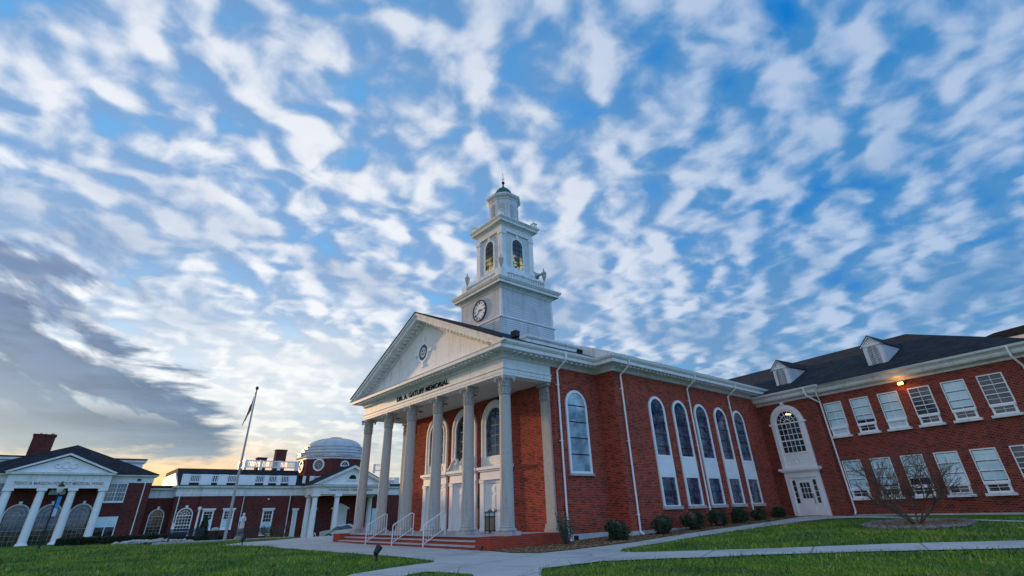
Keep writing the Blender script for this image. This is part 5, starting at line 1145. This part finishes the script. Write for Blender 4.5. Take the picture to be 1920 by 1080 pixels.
# standing lantern on the porch
t = thing('porch_lantern', 'tall bronze and tan box lantern standing on the porch beside the right column', 'lantern', (-22.62, 17.1, .50)); t.scale = (.86, .86, .92)
fr = MB()
for sx in (1, -1):
    for sy in (1, -1): fr.box(sx*.20-.02, sx*.20+.02, sy*.20-.02, sy*.20+.02, 0, .98)
fr.box(-.24, .24, -.24, .24, .10, .14).box(-.23, .23, -.23, .23, .76, .80).box(-.25, .25, -.25, .25, .98, 1.02)
part(fr, 'frame', 'black', t); part(MB().box(-.19, .19, -.19, .19, .141, .759), 'panel', 'tan', t); part(MB().box(-.19, .19, -.19, .19, .801, .979), 'lens', 'blind', t); part(MB().box(-.09, .09, -.09, .09, 1.021, 1.10).tube((-.05, 0, 1.1), (-.05, 0, 1.2), .015).tube((.05, 0, 1.1), (.05, 0, 1.2), .015), 'cap', 'steelgrey', t)
# handrails on the steps
for X, lab in ((-23.92, 'rightmost white metal handrail on the chapel steps, nearest the standing lantern'), (-27.08, 'middle one of the three white metal handrails on the chapel steps'), (-30.2, 'leftmost of the three white metal handrails on the chapel steps')):
    t = thing('handrail', lab, 'handrail', (X, 14.0, 0), 0, 'handrails on the chapel steps')
    rl = MB().path([(0, .10, .0), (0, .10, .92), (0, .18, 1.0), (0, 1.16, 1.50), (0, 1.30, 1.46), (0, 1.30, .5)], .026, 8).tube((0, .10, .16), (0, 1.30, .78), .018, .018, 6)
    part(rl, 'rail', 'white2', t)
    bl = MB()
    for i in range(1, 8): f = i/8; bl.tube((0, .10+1.2*f, .17+.62*f), (0, .10+1.2*f, .96+.54*f), .010, .010, 5)
    part(bl, 'balusters', 'white2', t)
# parked car beyond the porch
x, y = -57.5, 24.2; cz = T(x, y)
car = thing('parked_car', 'pale silver green car parked beyond the left end of the chapel steps', 'car', (x, y, cz), radians(60))
def carbody(prof, w0, w1, z_w):
    mb = MB(); n = len(prof)
    vs = []
    for s2 in (-1, 1):
        for px_, pz in prof: w = w0+(w1-w0)*sst(pz, z_w, 1.4); vs.append((px_, s2*w, pz))
    fs = [tuple(range(n-1, -1, -1)), tuple(range(n, 2*n))]+[(i, (i+1) % n, (i+1) % n+n, i+n) for i in range(n)]
    return mb.add(vs, fs)
bp_ = [(-2.15, .30), (-2.2, .62), (-2.05, .84), (-1.5, .92), (-1.05, .95), (-.45, 1.38), (.6, 1.42), (1.35, 1.05), (2.0, 1.0), (2.2, .8), (2.22, .45), (2.1, .28), (1.75, .26), (1.6, .5), (1.2, .58), (.9, .45), (.85, .24), (-.85, .24), (-.9, .45), (-1.2, .58), (-1.6, .5), (-1.75, .26)]
part(carbody(bp_, .86, .62, .95), 'body', 'carpaint', car)
part(MB().add([(-1.07, -.70, .965), (-1.07, .70, .965), (-.47, .60, 1.375), (-.47, -.60, 1.375)], [(0,1,2,3)]).add([(1.33, -.68, 1.07), (1.33, .68, 1.07), (.63, .60, 1.40), (.63, -.60, 1.40)], [(0,3,2,1)]), 'windscreen', 'glass', car)
for s2 in (1, -1): part(MB().add([(-.95, s2*.862, .97), (1.2, s2*.862, 1.02), (.58, s2*.66, 1.34), (-.42, s2*.66, 1.31)], [(0,1,2,3)]), 'side_window', 'glass', car)
for wx in (-1.25, 1.25):
    for s2 in (1, -1):
        R = Matrix.Translation((wx, s2*.80, .32)) @ Matrix.Rotation(pi/2, 4, 'X'); wh = part(MB().lathe(0, 0, [(.24, -.10), (.32, -.09), (.32, .09), (.24, .10)], 18), 'wheel', 'rubber', car, R); part(MB().lathe(0, 0, [(.05, -.105), (.20, -.10), (.20, .10), (.05, .105)], 14), 'rim', 'steelgrey', wh, R)
for s2 in (1, -1): part(MB().box(-2.19, -2.12, s2*.62-.16, s2*.62+.16, .62, .78), 'headlight', 'statue', car)
t = thing('bicycle_rack', 'small white hooped rack on the grass before the porch of the domed hall', 'rack', (-62.0, 22.6, T(-62, 22.6)), radians(70))
for q in (0, .35): part(MB().path([(q-.12, 0, 0), (q-.16, 0, .4), (q-.05, 0, .72), (q+.08, 0, .5), (q+.14, 0, 0)], .035, 6), 'hoop', 'white2', t)
t = thing('drain_post', 'short white marker post before the left end of the domed hall', 'post', (-54.5, 8.2, T(-54.5, 8.2))); part(MB().box(-.09, .09, -.09, .09, 0, 1.45).box(-.11, .11, -.11, .11, 1.45, 1.5), 'shaft', 'white2', t)

# ================================================================== GRASS
import numpy as np
def inside(px, py, poly):
    c = np.zeros(len(px), bool); n = len(poly); j = n-1
    for i in range(n):
        xi, yi = poly[i]; xj, yj = poly[j]
        k = ((yi > py) != (yj > py)) & (px < (xj-xi)*(py-yi)/((yj-yi) if yj != yi else 1e-9)+xi); c ^= k; j = i
    return c
rs = np.random.RandomState(3)
def sample(n, r0, r1, a0, a1):
    r = np.sqrt(rs.uniform(r0*r0, r1*r1, n)); a = np.radians(rs.uniform(a0, a1, n)); return r*np.sin(a), r*np.cos(a)
X1, Y1 = sample(150000, 6.0, 16, -98, 12); X2, Y2 = sample(110000, 16, 34, -100, 8)
X3, Y3 = sample(60000, 34, 58, -100, -70); gxp = np.concatenate([X1, X2, X3]); gyp = np.concatenate([Y1, Y2, Y3])
bed = [(-8.0+1.95*cos(a*pi/12), 29.4+2.6*sin(a*pi/12)) for a in range(24)]
mul = [(-18.95, 14.27), (-16.05, 14.4), (-15.7, 19.3), (-16.05, 24.1), (-16.28, 36.9), (-18.0, 38.3), (-60, 38), (-60, 16.5), (-34.7, 16.5), (-34.7, 14.2)]
keep = ~(inside(gxp+rs.normal(0, .05, len(gxp)), gyp+rs.normal(0, .05, len(gyp)), PAVE) | inside(gxp, gyp, bed) | inside(gxp, gyp, mul)); keep &= (gyp < 36.2) & ~((gxp < -44) & (gyp > 5.5)) & ~((gxp < -53.5))
gxp = gxp[keep]; gyp = gyp[keep]; n = len(gxp)
gz = np.array([T(a, b_) for a, b_ in zip(gxp, gyp)]); dist = np.hypot(gxp, gyp)
clump = .5+.5*np.sin(gxp*1.9+1.3*np.sin(gyp*1.1))*np.sin(gyp*1.7+1.1*np.sin(gxp*.9))
tuft = (rs.rand(n) < .012); h = (.030+.045*rs.rand(n))*(.6+.8*clump)*(1+.4*(dist > 18)+.6*(dist > 34)); h[tuft] = .12+.10*rs.rand(tuft.sum())
w = (.006+.005*rs.rand(n))*(1+dist/14); az = rs.uniform(0, 2*np.pi, n); lean = rs.normal(0, .5, (n, 2))*h[:, None]
cx_, sx_ = np.cos(az)*w, np.sin(az)*w
co = np.empty((n, 3, 3), np.float32)
co[:, 0, 0] = gxp-cx_; co[:, 0, 1] = gyp-sx_; co[:, 0, 2] = gz-.005; co[:, 1, 0] = gxp+cx_; co[:, 1, 1] = gyp+sx_; co[:, 1, 2] = gz-.005
co[:, 2, 0] = gxp+lean[:, 0]; co[:, 2, 1] = gyp+lean[:, 1]; co[:, 2, 2] = gz+h
me = bpy.data.meshes.new('grass'); me.vertices.add(3*n); me.vertices.foreach_set('co', co.reshape(-1)); me.loops.add(3*n); me.loops.foreach_set('vertex_index', np.arange(3*n, dtype=np.int32))
me.polygons.add(n); me.polygons.foreach_set('loop_start', np.arange(0, 3*n, 3, dtype=np.int32)); me.polygons.foreach_set('loop_total', np.full(n, 3, np.int32)); me.update(); me.validate()
me.materials.append(M['blade']); go = bpy.data.objects.new('grass', me); COL.objects.link(go); tag(go, 'short green lawn grass with darker tufts', 'grass'); go['kind'] = 'stuff'
# dark onion-grass tufts standing above the lawn
rng = random.Random(8); tb = MB()
for _ in range(90):
    r = rng.uniform(7, 22); a = radians(rng.uniform(-96, 10)); X = r*sin(a); Y = r*cos(a)
    P_ = np.array([X]), np.array([Y])
    if inside(*P_, PAVE)[0] or inside(*P_, mul)[0] or inside(*P_, bed)[0]: continue
    for k in range(16):
        b0 = Vector((X+rng.gauss(0, .04), Y+rng.gauss(0, .04), T(X, Y))); tip = b0+Vector((rng.gauss(0, .05), rng.gauss(0, .05), rng.uniform(.10, .24))); s2 = Vector((rng.gauss(0,1), rng.gauss(0,1), 0)).normalized()*.006
        tb.add([b0-s2, b0+s2, tip], [(0,1,2)])
o = part(tb, 'tall_grass_tufts', 'hedge', None, fix=False); tag(o, 'dark taller tufts scattered through the lawn', 'grass'); o['kind'] = 'stuff'
# loose wood chips over the mulch
rng = random.Random(18); cb = MB()
for _ in range(5200):
    y = rng.uniform(14.3, 37); x0 = -16.0-.1*rng.random(); x1 = -18.9 if y < 22 else -17.7; x = rng.uniform(x1, x0+(-.1 if y > 20 else -.2)); d = Vector((rng.gauss(0,1), rng.gauss(0,1), rng.gauss(0,.3))).normalized()
    c = Vector((x, y, T(x, y)+.06)); s2 = d.cross(Vector((0,0,1))).normalized()*.012; L = d*rng.uniform(.02, .055); cb.add([c-L-s2, c+L-s2, c+L+s2, c-L+s2], [(0,1,2,3)])
o = part(cb, 'wood_chips', 'mulch', None, fix=False); tag(o, 'brown wood chips spread along the chapel wall', 'mulch'); o['kind'] = 'stuff'
